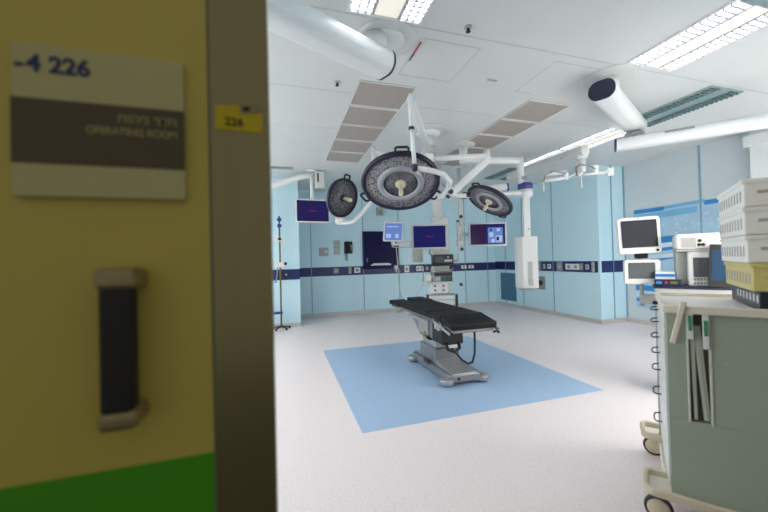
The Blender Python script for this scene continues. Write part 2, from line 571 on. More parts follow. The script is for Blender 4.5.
bl = thing('supply_boom', 'white oval ceiling supply boom at upper left, running behind the door', 'supply boom', (0.80, 2.43, CZ), 0, 'white ceiling supply booms')
d = Vector((-0.905, -0.425, 0)).normalized()
p0 = Vector((-0.015, -0.005, -0.205))
boom_arm(MB(), p0+d*0.012, p0+d*1.95, 0.115, 0.09).build('arm', 'white', bl)
boom_arm(MB(), p0-d*0.006, p0+d*0.012, 0.117, 0.092).build('end_cap', 'capnavy', bl)
MB().lathe([(0.23, 0), (0.23, -0.006), (0.205, -0.014), (0.20, -0.014)], 40).build('ceiling_ring', 'offwhite', bl)
MB().lathe([(0.15, -0.012), (0.15, -0.02), (0.11, -0.03)], 40).build('ceiling_flange', 'white', bl)
MB().lathe([(0.085, -0.02), (0.085, -0.13)], 24).build('mount_tube', 'white', bl, loc=tuple(d*0.10))

br = thing('supply_boom', 'white two-armed ceiling supply boom at upper right with dark end caps', 'supply boom', (3.02, 2.42, CZ), 0, 'white ceiling supply booms')
p0 = Vector((2.80, 2.315, 2.785))-Vector((3.02, 2.42, CZ))
p1 = Vector((4.02, 2.90, 2.785))-Vector((3.02, 2.42, CZ))
d = (p1-p0).normalized()
boom_arm(MB(), p0+d*0.012, p1, 0.105, 0.085).build('arm', 'white', br)
boom_arm(MB(), p0-d*0.006, p0+d*0.012, 0.107, 0.087).build('end_cap', 'capnavy', br)
MB().lathe([(0.23, 0), (0.23, -0.006), (0.205, -0.014), (0.20, -0.014)], 40).build('ceiling_ring', 'offwhite', br)
MB().lathe([(0.085, -0.01), (0.085, -0.13)], 24).build('mount_tube', 'white', br)
jx = p1-d*0.10
MB().lathe([(0.095, -0.10+jx.z), (0.095, -0.150+jx.z)], 24).build('swivel_joint', 'grey_light', br, loc=(jx.x, jx.y, 0))
q0 = Vector((3.72, 2.93, 2.55))-Vector((3.02, 2.42, CZ))
q1 = Vector((4.62, 1.90, 2.55))-Vector((3.02, 2.42, CZ))
d2 = (q1-q0).normalized()
boom_arm(MB(), q0+d2*0.012, q1, 0.095, 0.062).build('lower_arm', 'white', br)
boom_arm(MB(), q0-d2*0.006, q0+d2*0.012, 0.097, 0.064).build('end_cap', 'capnavy', br)
mk = q0+d2*0.55
MB().box(-0.12, 0.12, -0.001, 0.001, -0.012, 0.012, T=Matrix.Translation(mk+Vector((-0.085, -0.075, 0.03))) @ Matrix.Rotation(math.atan2(d2.y, d2.x), 4, 'Z')).build('nameplate', 'grey', br)

# ================================================================== SURGICAL LIGHTS on one ceiling mount
def face_quat(n):
    return Vector(n).to_track_quat('-Z', 'Y')

def grip(ang, R, L=0.07, out=0.055):
    g = MB()
    c, s_ = math.cos(ang), math.sin(ang)
    def P(rad, tan): return (c*rad-s_*tan, s_*rad+c*tan, 0)
    g.path([P(R-.005, -L), P(R+out*.8, -L), P(R+out, -L*.75), P(R+out, L*.75), P(R+out*.8, L), P(R-.005, L)], 0.011, 8)
    return g

def surgical_lamp(name, label, c, n, R, ring, grips, small=False):
    t = thing(name, label, 'surgical light', c, 0, 'surgical lights', quat=face_quat(n))
    h = 0.085 if not small else 0.07
    MB().lathe([(R*0.30, h), (R*0.8, h*0.75), (R*0.97, 0.03), (R*0.97, 0.0)], 48).build('housing', 'offwhite', t)
    MB().lathe([(R*0.90, 0.012), (R, 0.02), (R*1.02, 0.0), (R, -0.022), (R*0.93, -0.026), (R*0.90, -0.012)], 56, cap=False).build('rim', 'rim', t)
    if ring:
        MB().lathe([(R*0.59, -0.010), (R*0.92, -0.014), (R*0.92, -0.004)], 56, cap=False).build('led_ring', 'led', t)
        MB().lathe([(R*0.44, -0.010), (R*0.45, -0.022), (R*0.575, -0.026), (R*0.60, -0.016), (R*0.605, -0.004)], 56, cap=False).build('inner_ring', 'lamp_ring', t)
        MB().lathe([(R*0.40, -0.002), (R*0.425, -0.016), (R*0.445, -0.016), (R*0.455, -0.002)], 56, cap=False).build('gap_ring', 'rim', t)
        MB().lathe([(0, -0.012), (R*0.42, -0.010), (R*0.42, 0.0)], 48, cap=False).build('led_disc', 'led_dark', t)
    else:
        MB().lathe([(0, -0.016), (R*0.92, -0.008), (R*0.92, 0.0)], 56, cap=False).build('led_disc', 'led_dark', t)
    MB().lathe([(0.052, -0.008), (0.048, -0.028), (0.03, -0.034), (0.0, -0.034)], 24, cap=False).build('handle_base', 'handle_cream' if ring else 'darkmetal', t)
    MB().lathe([(0.019, -0.03), (0.017, -0.07), (0.022, -0.10), (0.021, -0.145), (0.012, -0.155), (0.0, -0.156)], 18, cap=False).build('sterile_handle', 'handle_cream', t)
    for a in grips:
        grip(a, R, 0.055 if R > 0.3 else 0.04, 0.05 if R > 0.3 else 0.04).build('grip', 'rim', t)
    return t

def add_local(t, mb, name, m, label=None):
    """mb is drawn in world space: turn it into the thing's own space"""
    o = mb.build(name, m)
    loc = t.location
    rot = t.rotation_quaternion if t.rotation_mode == 'QUATERNION' else t.rotation_euler.to_quaternion()
    mw = Matrix.Translation(loc) @ rot.to_matrix().to_4x4()
    o.data.transform(mw.inverted())
    o.parent = t
    return o

c_big = Vector((1.081, 2.956, 2.012))
big = surgical_lamp('surgical_light', 'largest round surgical light with LED ring, hanging over the operating table', c_big, (-0.167, -0.507, -0.845), 0.362, True, [PI/2+.02, PI/2+2.05, PI/2-2.05])
c_sm = Vector((0.693, 3.858, 2.025))
small = surgical_lamp('surgical_light', 'smallest round dark surgical light, to the left of the biggest one', c_sm, (0.528, -0.794, -0.302), 0.225, False, [PI/2+.05])
c_th = Vector((2.674, 3.881, 2.047))
third = surgical_lamp('surgical_light', 'round surgical light seen edge-on, left of the white supply column', c_th, (-0.568, -0.009, -0.823), 0.315, True, [PI/2+0.3, -PI/2+0.3])

HUB = Vector((1.90, 4.08, CZ))
mt = thing('surgical_light_mount', 'white ceiling mount ring and hub carrying the surgical light arms', 'ceiling mount', HUB)
MB().lathe([(0.29, 0), (0.29, -0.010), (0.26, -0.018), (0.25, -0.018)], 48).build('ceiling_ring', 'offwhite', mt)
MB().lathe([(0.16, -0.015), (0.15, -0.05), (0.075, -0.06)], 36).build('ceiling_flange', 'white', mt)
MB().lathe([(0.065, -0.05), (0.065, -0.58)], 28).build('hub_tube', 'white', mt)
MB().lathe([(0.085, -0.20), (0.09, -0.22), (0.09, -0.28), (0.085, -0.30)], 28).build('collar', 'grey_light', mt)
MB().lathe([(0.085, -0.42), (0.09, -0.44), (0.09, -0.50), (0.085, -0.52)], 28).build('collar', 'grey_light', mt)
# arm of the biggest light
J = Vector((1.02, 2.50, 2.56))
K = Vector((1.046, 2.515, 2.035))
add_local(big, MB().path([HUB+Vector((-.03, -.06, -0.27)), J+Vector((0.0, 0.0, 0.02))], [0.038, 0.034], 14), 'extension_arm', 'white')
add_local(big, MB().tube(J+Vector((0, 0, 0.06)), J+Vector((0, 0, -0.22)), 0.020).tube(J+Vector((0, 0, -0.20)), K, 0.017), 'drop_tube', 'white')
add_local(big, MB().tube(J+Vector((-0.0, 0, -0.205)), J+Vector((0, 0, -0.225)), 0.024), 'elbow_cap', 'capnavy')
add_local(big, MB().lathe([(0, -.036), (.022, -.026), (.028, 0), (.022, .026), (0, .036)], 18, T=Matrix.Translation(K)), 'swivel_joint', 'capnavy')
add_local(big, MB().path([K, K+Vector((0.10, -0.006, -0.012)), (1.19, 2.504, 2.016), (1.31, 2.53, 2.0), (1.42, 2.63, 1.965), (1.475, 2.78, 1.925), (1.50, 2.91, 1.90), (1.47, 2.96, 1.90)], [0.020, 0.021, 0.021, 0.022, 0.023, 0.024, 0.025, 0.025], 12), 'yoke', 'white')
add_local(big, MB().tube((1.49, 2.77, 1.915), (1.49, 2.74, 1.90), 0.022).tube((1.50, 2.84, 1.88), (1.50, 2.81, 1.865), 0.014), 'brake_knob', 'capnavy')
# arm of the smallest light
J2 = Vector((1.06, 3.78, 2.56))
add_local(small, MB().path([HUB+Vector((0, 0, -0.46)), J2], [0.036, 0.032], 14), 'extension_arm', 'white')
add_local(small, MB().tube(J2+Vector((0, 0, 0.05)), (1.06, 3.78, 2.02), 0.026), 'drop_tube', 'white')
add_local(small, MB().path([(1.06, 3.78, 2.05), (1.03, 3.79, 1.99), (0.90, 3.84, 1.84), (0.82, 3.87, 1.755), (0.76, 3.90, 1.745), (0.64, 3.94, 1.75)], [0.024, 0.024, 0.022, 0.022, 0.024, 0.024], 12), 'yoke', 'white')
add_local(small, MB().lathe([(0.05, -0.03), (0.055, 0), (0.05, 0.035)], 18, T=Matrix.Translation((0.67, 3.945, 1.77))), 'swivel_joint', 'white_plastic')
# arm of the edge-on light
E3 = Vector((2.654, 3.88, 2.63))
add_local(third, MB().path([HUB+Vector((0, 0, -0.36)), E3+Vector((0, 0, 0.02))], [0.040, 0.036], 14), 'extension_arm', 'white')
add_local(third, MB().tube(E3+Vector((0, 0, 0.10)), E3+Vector((0, 0, -0.09)), 0.045), 'elbow', 'white')
add_local(third, MB().path([E3+Vector((0, 0, -0.04)), (2.20, 4.02, 2.17)], 1.0, prof=oval(0.032, 0.05, 0.028)), 'spring_arm', 'white')
add_local(third, MB().path([(2.19, 4.02, 2.24), (2.19, 4.02, 2.16), (2.22, 4.01, 2.135), (2.34, 3.975, 2.125), (2.42, 3.955, 2.125)], 0.032, 12), 'yoke', 'white')
add_local(third, MB().lathe([(0, -.03), (.03, -.025), (.034, 0), (.03, .025), (0, .03)], 16, T=Matrix.Translation((2.395, 3.95, 2.13))), 'swivel_joint', 'capnavy')

# ================================================================== WHITE SUPPLY COLUMN with its own ceiling arm
sc = thing('supply_column', 'white hanging supply column with navy cap, right of the operating table', 'supply column', (3.48, 4.17, 0.80))
def scl(mb, name, m, label=None): return add_local(sc, mb, name, m, label)
scl(MB().lathe([(0.17, 0), (0.17, -0.02), (0.09, -0.04)], 32, T=Matrix.Translation((2.62, 4.42, CZ))), 'ceiling_flange', 'offwhite')
scl(MB().tube((2.62, 4.42, CZ-0.03), (2.62, 4.42, 2.70), 0.06), 'mount_tube', 'white')
scl(MB().path([(2.60, 4.43, 2.76), (3.44, 4.165, 2.715)], 1.0, prof=oval(0.05, 0.055, 0.045)), 'upper_arm', 'white')
scl(MB().tube((3.42, 4.17, 2.77), (3.42, 4.17, 2.37), 0.05), 'drop_tube', 'white')
scl(MB().box(-0.045, 0.045, -0.06, -0.05, 2.42, 2.47, T=Matrix.Translation((3.44, 4.165, 0))), 'rating_plate', 'grey')
scl(MB().path([(2.64, 4.42, 2.22), (3.48, 4.165, 2.235)], 1.0, prof=oval(0.055, 0.032, 0.028)), 'lower_arm', 'white')
scl(MB().lathe([(0, -.05), (.04, -.045), (.045, 0), (.04, .045), (0, .05)], 18, T=Matrix.Translation((2.62, 4.42, 2.22))), 'swivel_joint', 'capnavy')
scl(MB().path([(2.80, 4.52, 2.31), (3.30, 4.36, 2.355)], 1.0, prof=oval(0.065, 0.065, 0.06)), 'side_arm', 'white')
scl(MB().path([(3.30, 4.36, 2.355), (3.325, 4.352, 2.357)], 1.0, prof=oval(0.066, 0.066, 0.06)), 'side_arm_cap', 'purple')
scl(MB().path([(2.64, 4.42, 2.225), (2.80, 4.52, 2.31)], [0.035, 0.045], 12), 'side_arm_link', 'white')
scl(MB().lathe([(0.09, 2.285), (0.105, 2.30), (0.108, 2.36), (0.085, 2.385), (0, 2.39)], 32, T=Matrix.Translation((3.49, 4.165, 0))), 'cap', 'purple')
scl(MB().lathe([(0.06, 2.16), (0.10, 2.19), (0.105, 2.285), (0.09, 2.287)], 32, T=Matrix.Translation((3.49, 4.165, 0))), 'head', 'white')
RZ = Matrix.Translation((3.49, 4.165, 0)) @ Matrix.Rotation(math.radians(-22), 4, 'Z')
scl(MB().box(-0.05, 0.05, -0.045, 0.045, 1.56, 2.19, 0.015, T=RZ), 'neck', 'white')
scl(MB().prism([(-0.15, -0.02), (-0.10, -0.12), (0.10, -0.12), (0.15, -0.02), (0.15, 0.11), (-0.15, 0.11)], 0.83, 1.585, T=RZ, bevel=0.008), 'body', 'white_plastic')
scl(MB().box(-0.035, 0.03, -0.126, -0.118, 0.90, 1.22, T=RZ), 'socket_strip', 'grey_light')
scl(MB().box(-0.02, 0.03, -0.14, -0.12, 0.87, 0.97, T=RZ), 'gas_outlet', 'slot')
scl(MB().box(-0.165, 0.02, -0.16, -0.10, 0.815, 0.835, T=RZ), 'foot_rail', 'grey')
scl(MB().lathe([(0, -.002), (.012, 0), (.012, .004), (0, .006)], 10, T=RZ @ Matrix.Translation((0.015, -0.046, 1.70)) @ Matrix.Rotation(PI/2, 4, 'X')), 'screw_cap', 'grey')

# ================================================================== CEILING BEAM with empty screen brackets
cb = thing('bracket_boom', 'grey-white ceiling boom with empty screen brackets, before the right wall', 'boom', (4.10, 3.78, CZ))
def cbl(mb, name, m): return add_local(cb, mb, name, m)
cbl(MB().lathe([(0.16, 0), (0.16, -0.02), (0.09, -0.03)], 32, T=Matrix.Translation((4.02, 4.9, CZ))), 'ceiling_flange', 'offwhite')
cbl(MB().tube((4.02, 4.9, CZ-0.02), (4.02, 4.9, 2.80), 0.06), 'mount_tube', 'offwhite')
cbl(MB().path([(4.07, 3.64, 2.75), (4.02, 5.2, 2.75)], 1.0, prof=oval(0.075, 0.075, 0.06)), 'beam', 'offwhite')
cbl(MB().box(3.985, 3.995, 3.95, 4.03, 2.72, 2.75), 'rating_plate', 'grey')
TX = Vector((4.085, 3.72, 0))
cbl(MB().lathe([(0.075, 2.69), (0.075, 2.66), (0.052, 2.65)], 24, T=Matrix.Translation(TX)), 'swivel_joint', 'white')
cbl(MB().tube(TX+Vector((0, 0, 2.66)), TX+Vector((0, 0, 2.44)), 0.052), 'drop_tube', 'white')
def D2(lx, ly, z):            # offsets along the boom's sideways direction
    return Vector((TX.x+0.956*lx+0.29*ly, TX.y-0.292*lx+0.956*ly, z))
for a, b_, nm in (((D2(0, 0, 2.45), D2(-0.12, -.04, 2.43), D2(-0.26, -.05, 2.37)), None, 'bracket_arm'),):
    cbl(MB().path(a, 0.018, 10), nm, 'white')
cbl(MB().path([D2(-.26, -.05, 2.46), D2(-.55, -.05, 2.43)], 0.026, 10).tube(D2(-.27, -.05, 2.38), D2(-.57, -.05, 2.34), 0.024, n=10), 'bracket_arm', 'white')
cbl(MB().path([D2(-.26, -.07, 2.44), D2(-.45, -.07, 2.47), D2(-.55, -.07, 2.42), D2(-.575, -.07, 2.33)], 0.013, 8), 'cable_loop', 'grey')
cbl(MB().box(-.03, .03, -.02, .02, -.06, .05, 0.008, T=Matrix.Translation(D2(-.255, -.05, 2.41))), 'hinge', 'white')
cbl(MB().tube(D2(-.575, -.05, 2.36), D2(-.575, -.05, 2.20), 0.014), 'screen_stub', 'offwhite')
cbl(MB().path([D2(0.0, -.06, 2.42), D2(.20, -.06, 2.43), D2(.33, -.06, 2.44)], 0.022, 10).tube(D2(-.04, -.06, 2.44), D2(-.10, -.06, 2.40), 0.03, n=10), 'bracket_arm', 'white')
cbl(MB().box(-.05, .05, -.015, .015, -.05, .06, 0.006, T=Matrix.Translation(D2(.36, -.06, 2.44)) @ Matrix.Rotation(-.3, 4, 'Z')), 'screen_plate', 'white')
cbl(MB().box(-.04, .04, -.03, .03, -.04, .05, 0.008, T=Matrix.Translation(D2(.17, -.02, 2.50))), 'hinge', 'white')
cbl(MB().path([D2(-.11, -.07, 2.40), D2(-.12, -.07, 2.52), D2(-.05, -.07, 2.555), D2(.08, -.07, 2.53), D2(.16, -.05, 2.49)], 0.013, 8), 'cable_loop', 'grey')
cbl(MB().tube(D2(-.06, -.07, 2.42), D2(-.05, -.07, 2.24), 0.014), 'screen_stub', 'offwhite')

# ================================================================== EQUIPMENT PENDANT (tower behind the table)
TP = Vector((2.58, 5.17, 0))
tp = thing('equipment_pendant', 'white ceiling equipment pendant with stacked devices and shelves behind the operating table', 'equipment pendant', TP, math.radians(-17))
# local: x to the picture's right, -y towards the doorway
MB().lathe([(0.19, CZ), (0.19, CZ-0.02), (0.10, CZ-0.04)], 32).build('ceiling_flange', 'offwhite', tp, loc=(-.02, 0.1, 0))
MB().tube((-.02, 0.1, CZ-0.03), (-.02, 0.1, 1.95), 0.085, n=24).build('drop_tube', 'offwhite', tp)
MB().box(-.13, .15, 0.03, 0.25, 0.48, 2.0, 0.012).build('column', 'offwhite', tp)
MB().box(-.34, .28, -.24, 0.03, 1.175, 1.20, 0.006).build('shelf', 'capnavy', tp)
MB().box(-.34, .18, -.24, 0.03, 0.895, 0.92, 0.006).build('shelf', 'offwhite', tp)
dv = MB().box(-.16, .17, -.22, .02, 1.202, 1.36, 0.01).build('anaesthesia_module', 'darkmetal', tp)
MB().box(-.13, .00, -.226, -.218, 1.23, 1.33).build('display', 'scr_grey', dv)
MB().box(.02, .14, -.226, -.218, 1.24, 1.28).build('button_row', 'silver_light', dv)
MB().lathe([(0.012, 0), (0.012, 0.02)], 10, T=Matrix.Translation((0.08, -.222, 1.315)) @ FACE).build('dial', 'white_plastic', dv)
dv = MB().box(-.18, .14, -.23, .02, 0.922, 1.08, 0.01).build('infusion_module', 'grey', tp)
MB().box(-.15, .14, -.237, -.228, 1.015, 1.07).build('display', 'darkmetal', dv)
MB().box(-.05, .14, -.238, -.229, 0.925, 1.005).build('keypad', 'keys_green', dv)
MB().box(-.12, -.06, -.235, -.229, 0.94, 0.99).build('button_row', 'slot', dv)
MB().box(-.30, -.20, -.22, -.10, 0.922, 1.04, 0.01).build('suction_jar', 'offwhite', tp)
MB().path([(-.20, -.15, 1.12), (-.10, -.2, 1.10), (0.02, -.2, 1.04), (.12, -.2, 1.10), (.19, -.1, 1.13)], 0.012, 8).build('cable', 'grey_light', tp)
MB().path([(-.14, -.15, 0.9), (-.18, -.2, 1.0), (-.14, -.2, 1.10)], 0.02, 8).build('cable', 'offwhite', tp)
MB().box(-.22, .07, -.19, .02, 0.73, 0.893, 0.01).build('gas_panel', 'white_plastic', tp)
for gx in (-.14, .0):
    for gz in (.78, .85):
        MB().lathe([(0.02, 0), (0.018, 0.03), (0.010, 0.035)], 12, T=Matrix.Translation((gx, -.19, gz)) @ FACE).build('gas_outlet', 'grey', tp)
MB().tube((-.28, -.19, .715), (.18, -.19, .715), 0.012, n=8).build('equipment_rail', 'steel', tp)
dr = MB().box(-.28, .20, -.26, .03, 0.54, 0.70, 0.008).build('drawer', 'offwhite', tp)
MB().box(-.28, .20, -.265, -.258, 0.625, 0.635).build('drawer_gap', 'grey', dr)
MB().box(-.292, -.255, -.29, -.255, 0.52, 0.72, 0.008).build('corner_handle', 'darkmetal', dr)
MB().box(.175, .212, -.29, -.255, 0.52, 0.72, 0.008).build('corner_handle', 'darkmetal', dr)
MB().path([(.15, -.02, 1.23), (.29, -.06, 1.26), (.29, -.06, 1.9)], 0.02, 8).build('infusion_pole', 'offwhite', tp)
for kz, kx in ((1.98, .33), (1.44, .33), (.86, .30)):
    MB().lathe([(0.025, 0), (0.03, 0.012), (0.025, 0.03)], 14, T=Matrix.Translation((kx, -.12, kz)) @ FACE).build('clamp_knob', 'capnavy', tp)
MB().box(.27, .36, -.13, -.03, 1.50, 1.58, 0.01).box(.27, .33, -.13, -.03, 1.68, 1.76, 0.01).build('pole_clamp', 'offwhite', tp)
MB().box(-.46, -.28, .20, .22, 1.24, 1.50).build('back_plate', 'grey_light', tp)

def monitor(parent, name, w, h, t_, frame, screen, T, bezel=0.02, label=None, extra=None):
    f = MB().prism(rrect(-w/2, w/2, -h/2, h/2, 0.012), -t_/2, t_/2, T=T @ FACE).build(name, frame, parent, label=label)
    s = MB().box(-w/2+bezel, w/2-bezel, -t_/2-0.004, -t_/2, -h/2+bezel, h/2-bezel, T=T).build('screen', screen, f)
    return f
T = Matrix.Translation((-.215, -.22, 1.655))
mc = monitor(tp, 'monitor', 0.57, 0.40, 0.05, 'frame_grey', 'scr_navy', T, 0.026, label='grey-framed monitor with navy picture')
MB().box(-.055, .065, -.031, -.0285, -.006, .006, T=T).build('red_caption', 'scr_red', mc)
MB().tube((-.15, -.20, 1.66), (-.05, .04, 1.66), 0.03).build('monitor_bracket', 'offwhite', tp)
MB().path([(-.2, -.2, 1.46), (-.22, -.19, 1.40), (-.14, -.15, 1.30)], 0.014, 8).build('cable', 'grey', tp)
T = Matrix.Translation((-.80, -.40, 1.735)) @ Matrix.Rotation(math.radians(4), 4, 'Y') @ Matrix.Rotation(math.radians(-12), 4, 'Z')
ms = monitor(tp, 'monitor', 0.32, 0.31, 0.045, 'frame_grey', 'scr_blue', T, 0.024, label='small square touch monitor with pale blue picture')
MB().box(-.11, -.03, -.03, -.0265, -.10, -.035, T=T).box(.035, .09, -.03, -.0265, -.10, -.035, T=T).box(-.10, .08, -.03, -.0265, .07, .085, T=T).build('screen_icons', 'scr_pale', ms)
MB().path([(-.80, -.38, 1.60), (-.80, -.34, 1.54), (-.62, -.25, 1.56), (-.30, -.05, 1.55), (-.12, .08, 1.55)], [0.02, 0.026, 0.034, 0.036, 0.036], 12).build('monitor_arm', 'offwhite', tp)
MB().path([(-.84, -.36, 1.60), (-.82, -.33, 1.50), (-.6, -.3, 1.48), (-.42, -.2, 1.50)], 0.010, 8).build('cable', 'grey_light', tp)
MB().path([(-.76, -.36, 1.50), (-.745, -.35, 1.2), (-.72, -.33, 0.8), (-.70, -.32, 0.70), (-.6, -.3, .62), (-.45, -.2, .68), (-.33, -.1, .86), (-.30, -.05, 1.10)], 0.006, 6).build('cable', 'grey_light', tp)

# ---- monitor on its own ceiling pole, right of the tower
RM = Vector((3.17, 5.51, 0))
rm = thing('ceiling_monitor', 'grey-framed hanging monitor showing a bright picture on navy, left of the white column', 'monitor', RM, math.radians(-17))
MB().lathe([(0.12, CZ), (0.12, CZ-0.02), (0.05, CZ-0.04)], 28).build('ceiling_flange', 'offwhite', rm)
MB().tube((0, 0, CZ-0.03), (0, 0, 1.52), 0.040, n=18).build('drop_tube', 'offwhite', rm)
MB().path([(0, 0, 2.34), (-.10, -.05, 2.38), (-.34, -.1, 2.62)], [0.045, 0.045, 0.03], 12).build('spring_arm', 'offwhite', rm)
MB().path([(0, 0, 1.72), (.22, .02, 1.72), (.46, .0, 1.71)], 0.028, 10).build('monitor_bracket', 'offwhite', rm)
for kz in (1.96, 1.60):
    MB().lathe([(0.026, 0), (0.03, 0.012), (0.024, 0.03)], 14, T=Matrix.Translation((-.065, -.04, kz)) @ FACE).build('clamp_knob', 'capnavy', rm)
MB().box(-.05, .05, -.05, .05, 1.50, 1.56, 0.01).box(-.055, .055, -.05, .05, 1.82, 1.88, 0.01).build('pole_collar', 'offwhite', rm)
T = Matrix.Translation((.47, -.05, 1.715))
m2 = monitor(rm, 'monitor', 0.69, 0.43, 0.05, 'frame_grey', 'scr_maroon', T, 0.03)
MB().box(-.04, .30, -.0325, -.029, -.175, .175, T=T).build('picture_right', 'scr_navy', m2)
pc = MB().box(.0, .27, -.034, -.0325, -.165, .12, T=T).build('picture', 'scr_blue', m2)
for a in ((.02, .10, -.05, .03), (.14, .25, -.14, -.03), (.06, .12, -.15, -.09), (.16, .22, .05, .10)):
    MB().box(a[0], a[1], -.0352, -.034, a[2], a[3], T=T).build('picture_detail', 'scr_pale', m2)
for a in ((.15, .20, -.12, -.05), (.04, .07, .06, .10)):
    MB().box(a[0], a[1], -.0358, -.034, a[2], a[3], T=T).build('picture_detail', 'scr_navy', m2)

# ---- monitor hanging at the left
LM = Vector((0.575, 6.296, 0))
lm = thing('ceiling_monitor', 'white-framed hanging monitor with plain purple picture, right beside the doorway edge', 'monitor', LM, math.radians(4))
MB().lathe([(0.10, CZ), (0.10, CZ-0.02), (0.04, CZ-0.04)], 24).build('ceiling_flange', 'offwhite', lm)
MB().tube((0, 0.06, CZ-0.03), (0, 0.06, 2.2), 0.032, n=16).build('drop_tube', 'white', lm)
MB().path([(0, 0.06, 2.90), (-.22, .12, 2.86), (-.55, .20, 2.74), (-1.1, .34, 2.56)], [0.05, 0.055, 0.06, 0.06], 12).build('spring_arm', 'white', lm)
MB().box(.06, .22, -.05, .10, 2.66, 2.96, 0.012).build('junction_box', 'offwhite', lm)
MB().box(.085, .115, -.056, -.049, 2.76, 2.92).build('box_slot', 'ink', lm)
T = Matrix.Translation((0, 0, 2.225))
m3 = monitor(lm, 'monitor', 0.62, 0.425, 0.05, 'white_plastic', 'scr_purple', T, 0.022)
MB().box(-.06, .06, -.031, -.0285, -.008, .008, T=T).build('red_caption', 'scr_red', m3)

# ================================================================== BACK WALL FITTINGS
wd = thing('wall_display', 'large dark navy glass display panel set in the back wall', 'display', (2.385, 8.064, 1.15))
MB().box(-.47, .47, -.03, .016, -.07, .855, 0.006).build('glass_panel', 'navy_dark', wd)
MB().box(-.44, .44, -.034, -.029, .10, .82).build('screen', 'scr_off' if False else 'navy_dark', wd)
MB().box(-.47, -.455, -.036, -.029, .02, .84).build('edge_strip', 'purple', wd)
MB().box(-.38, -.36, -.05, -.03, .10, .20).build('cable_clip', 'grey', wd)
tg = thing('paper_tray', 'narrow white tray with papers under the dark navy wall display', 'tray', (2.36, 8.03, 1.165))
MB().box(-.26, .23, -.11, 0.0, 0, .012).box(-.26, .23, -.115, -.105, 0, .03).build('tray', 'white_plastic', tg)
MB().box(-.20, .20, -.10, -.01, .012, .05).build('papers', 'pack_white', tg)
so = thing('wall_regulator', 'white round regulator valve on the navy band, right of the paper tray', 'valve', (2.745, 8.034, 1.10))
MB().lathe([(0.055, 0), (0.05, 0.07), (0.03, 0.09)], 18, T=FACE).build('dial', 'white_plastic', so)
MB().tube((0, -.03, -.04), (0, -.03, -.12), 0.03).build('bowl', 'grey_light', so)
MB().path([(0.03, -.03, -.02), (.07, -.04, .1), (.09, -.03, .3), (.075, -.03, .8)], 0.006, 6).build('tube', 'offwhite', so)

ph = thing('wall_phone', 'black corded wall telephone on the back wall', 'telephone', (1.56, 8.08, 1.62))
MB().box(-.10, .10, -.05, 0, -.15, .14, 0.015).build('base', 'black', ph)
MB().path([(-.05, -.08, .12), (-.02, -.10, .10), (0.03, -.10, -.02), (.02, -.08, -.10)], [.035, .026, .026, .035], 10).build('handset', 'darkmetal', ph)
MB().box(.03, .09, -.056, -.049, -.08, .06).build('keypad', 'slot', ph)
MB().path([(-.06, -.04, -.14), (-.075, -.04, -.25), (-.06, -.04, -.33), (-.03, -.04, -.30), (-.04, -.03, -.15)], 0.008, 6).build('cord', 'black', ph)
pl = thing('wall_plate', 'pale grey blank plate on the back wall, left of the telephone', 'wall plate', (1.285, 8.08, 1.62))
MB().box(-.075, .075, -.02, 0, -.17, .17, 0.006).build('plate', 'grey_light', pl)
MB().box(-.06, .06, -.023, -.019, -.005, .005).build('groove', 'grey', pl)
st = thing('thermostat', 'pale double thermostat with dials on the back wall', 'thermostat', (0.98, 8.08, 1.52))
MB().box(-.12, .10, -.02, 0, -.10, .10, 0.006).build('plate', 'grey_light', st)
MB().box(-.09, -.015, -.03, -.018, -.06, .06).build('display', 'slot', st)
MB().lathe([(0.035, 0), (0.03, 0.03)], 14, T=Matrix.Translation((.045, -.02, 0)) @ FACE).build('dial', 'white_plastic', st)
sp = thing('wall_loudspeaker', 'small grey box high on the back wall, above the dark navy display', 'wall box', (2.37, 8.08, 2.50))
MB().box(-.075, .075, -.10, 0, -.11, .11, 0.01).build('casing', 'grey_light', sp)
MB().box(-.05, .05, -.105, -.099, -.08, .02).build('grille', 'grey', sp)

def socket(loc, face, w, h, m, label, nholes=1, name='wall_socket', cat='socket'):
    rz = 0 if face == 'back' else -PI/2
    t = thing(name, label, cat, loc, rz, 'sockets on the navy wall band')
    MB().box(-w/2, w/2, -.014, 0, -h/2, h/2, 0.003, 1).build('plate', m, t)
    g = MB()
    for k in range(nholes):
        cx = (k-(nholes-1)/2)*w/nholes
        g.lathe([(min(w/nholes, h)*0.3, 0), (min(w/nholes, h)*0.27, 0.004)], 14, T=Matrix.Translation((cx, -.014, 0)) @ FACE)
    g.build('outlet', 'grey' if m != 'grey' else 'slot', t)
BY = 8.068
socket((1.252, BY, 1.06), 'back', .13, .13, 'grey', 'grey socket on the back navy band, under the thermostat')
socket((1.59, BY, 1.06), 'back', .07, .15, 'grey_light', 'narrow pale socket on the back navy band, under the telephone')
socket((1.77, BY, 1.06), 'back', .15, .13, 'white_plastic', 'white square socket on the back navy band, left of the dark display', 1)
socket((3.06, BY, 1.05), 'back', .13, .18, 'white_plastic', 'tall white socket plate on the back navy band, right of the dark display')
socket((3.42, BY, 1.05), 'back', .20, .13, 'white_plastic', 'white double socket on the back navy band, left of the equipment pendant', 2)
socket((3.62, BY, 1.05), 'back', .08, .10, 'grey', 'small grey socket on the back navy band, beside the pendant column')
socket((4.70, BY, 1.05), 'back', .16, .09, 'white_plastic', 'white socket under the bright-picture monitor, left one of the pair')
socket((4.92, BY, 1.05), 'back', .16, .09, 'white_plastic', 'white socket under the bright-picture monitor, right one of the pair')
socket((0.09, 7.038, 1.05), 'back', .09, .10, 'darkmetal', 'dark socket on the navy band of the left pier, beside the drip stand')
BX = 5.688
socket((BX, 6.44, 1.06), 'right', .20, .20, 'grey', 'grey gas outlet plate on the right navy band, just behind the white column')
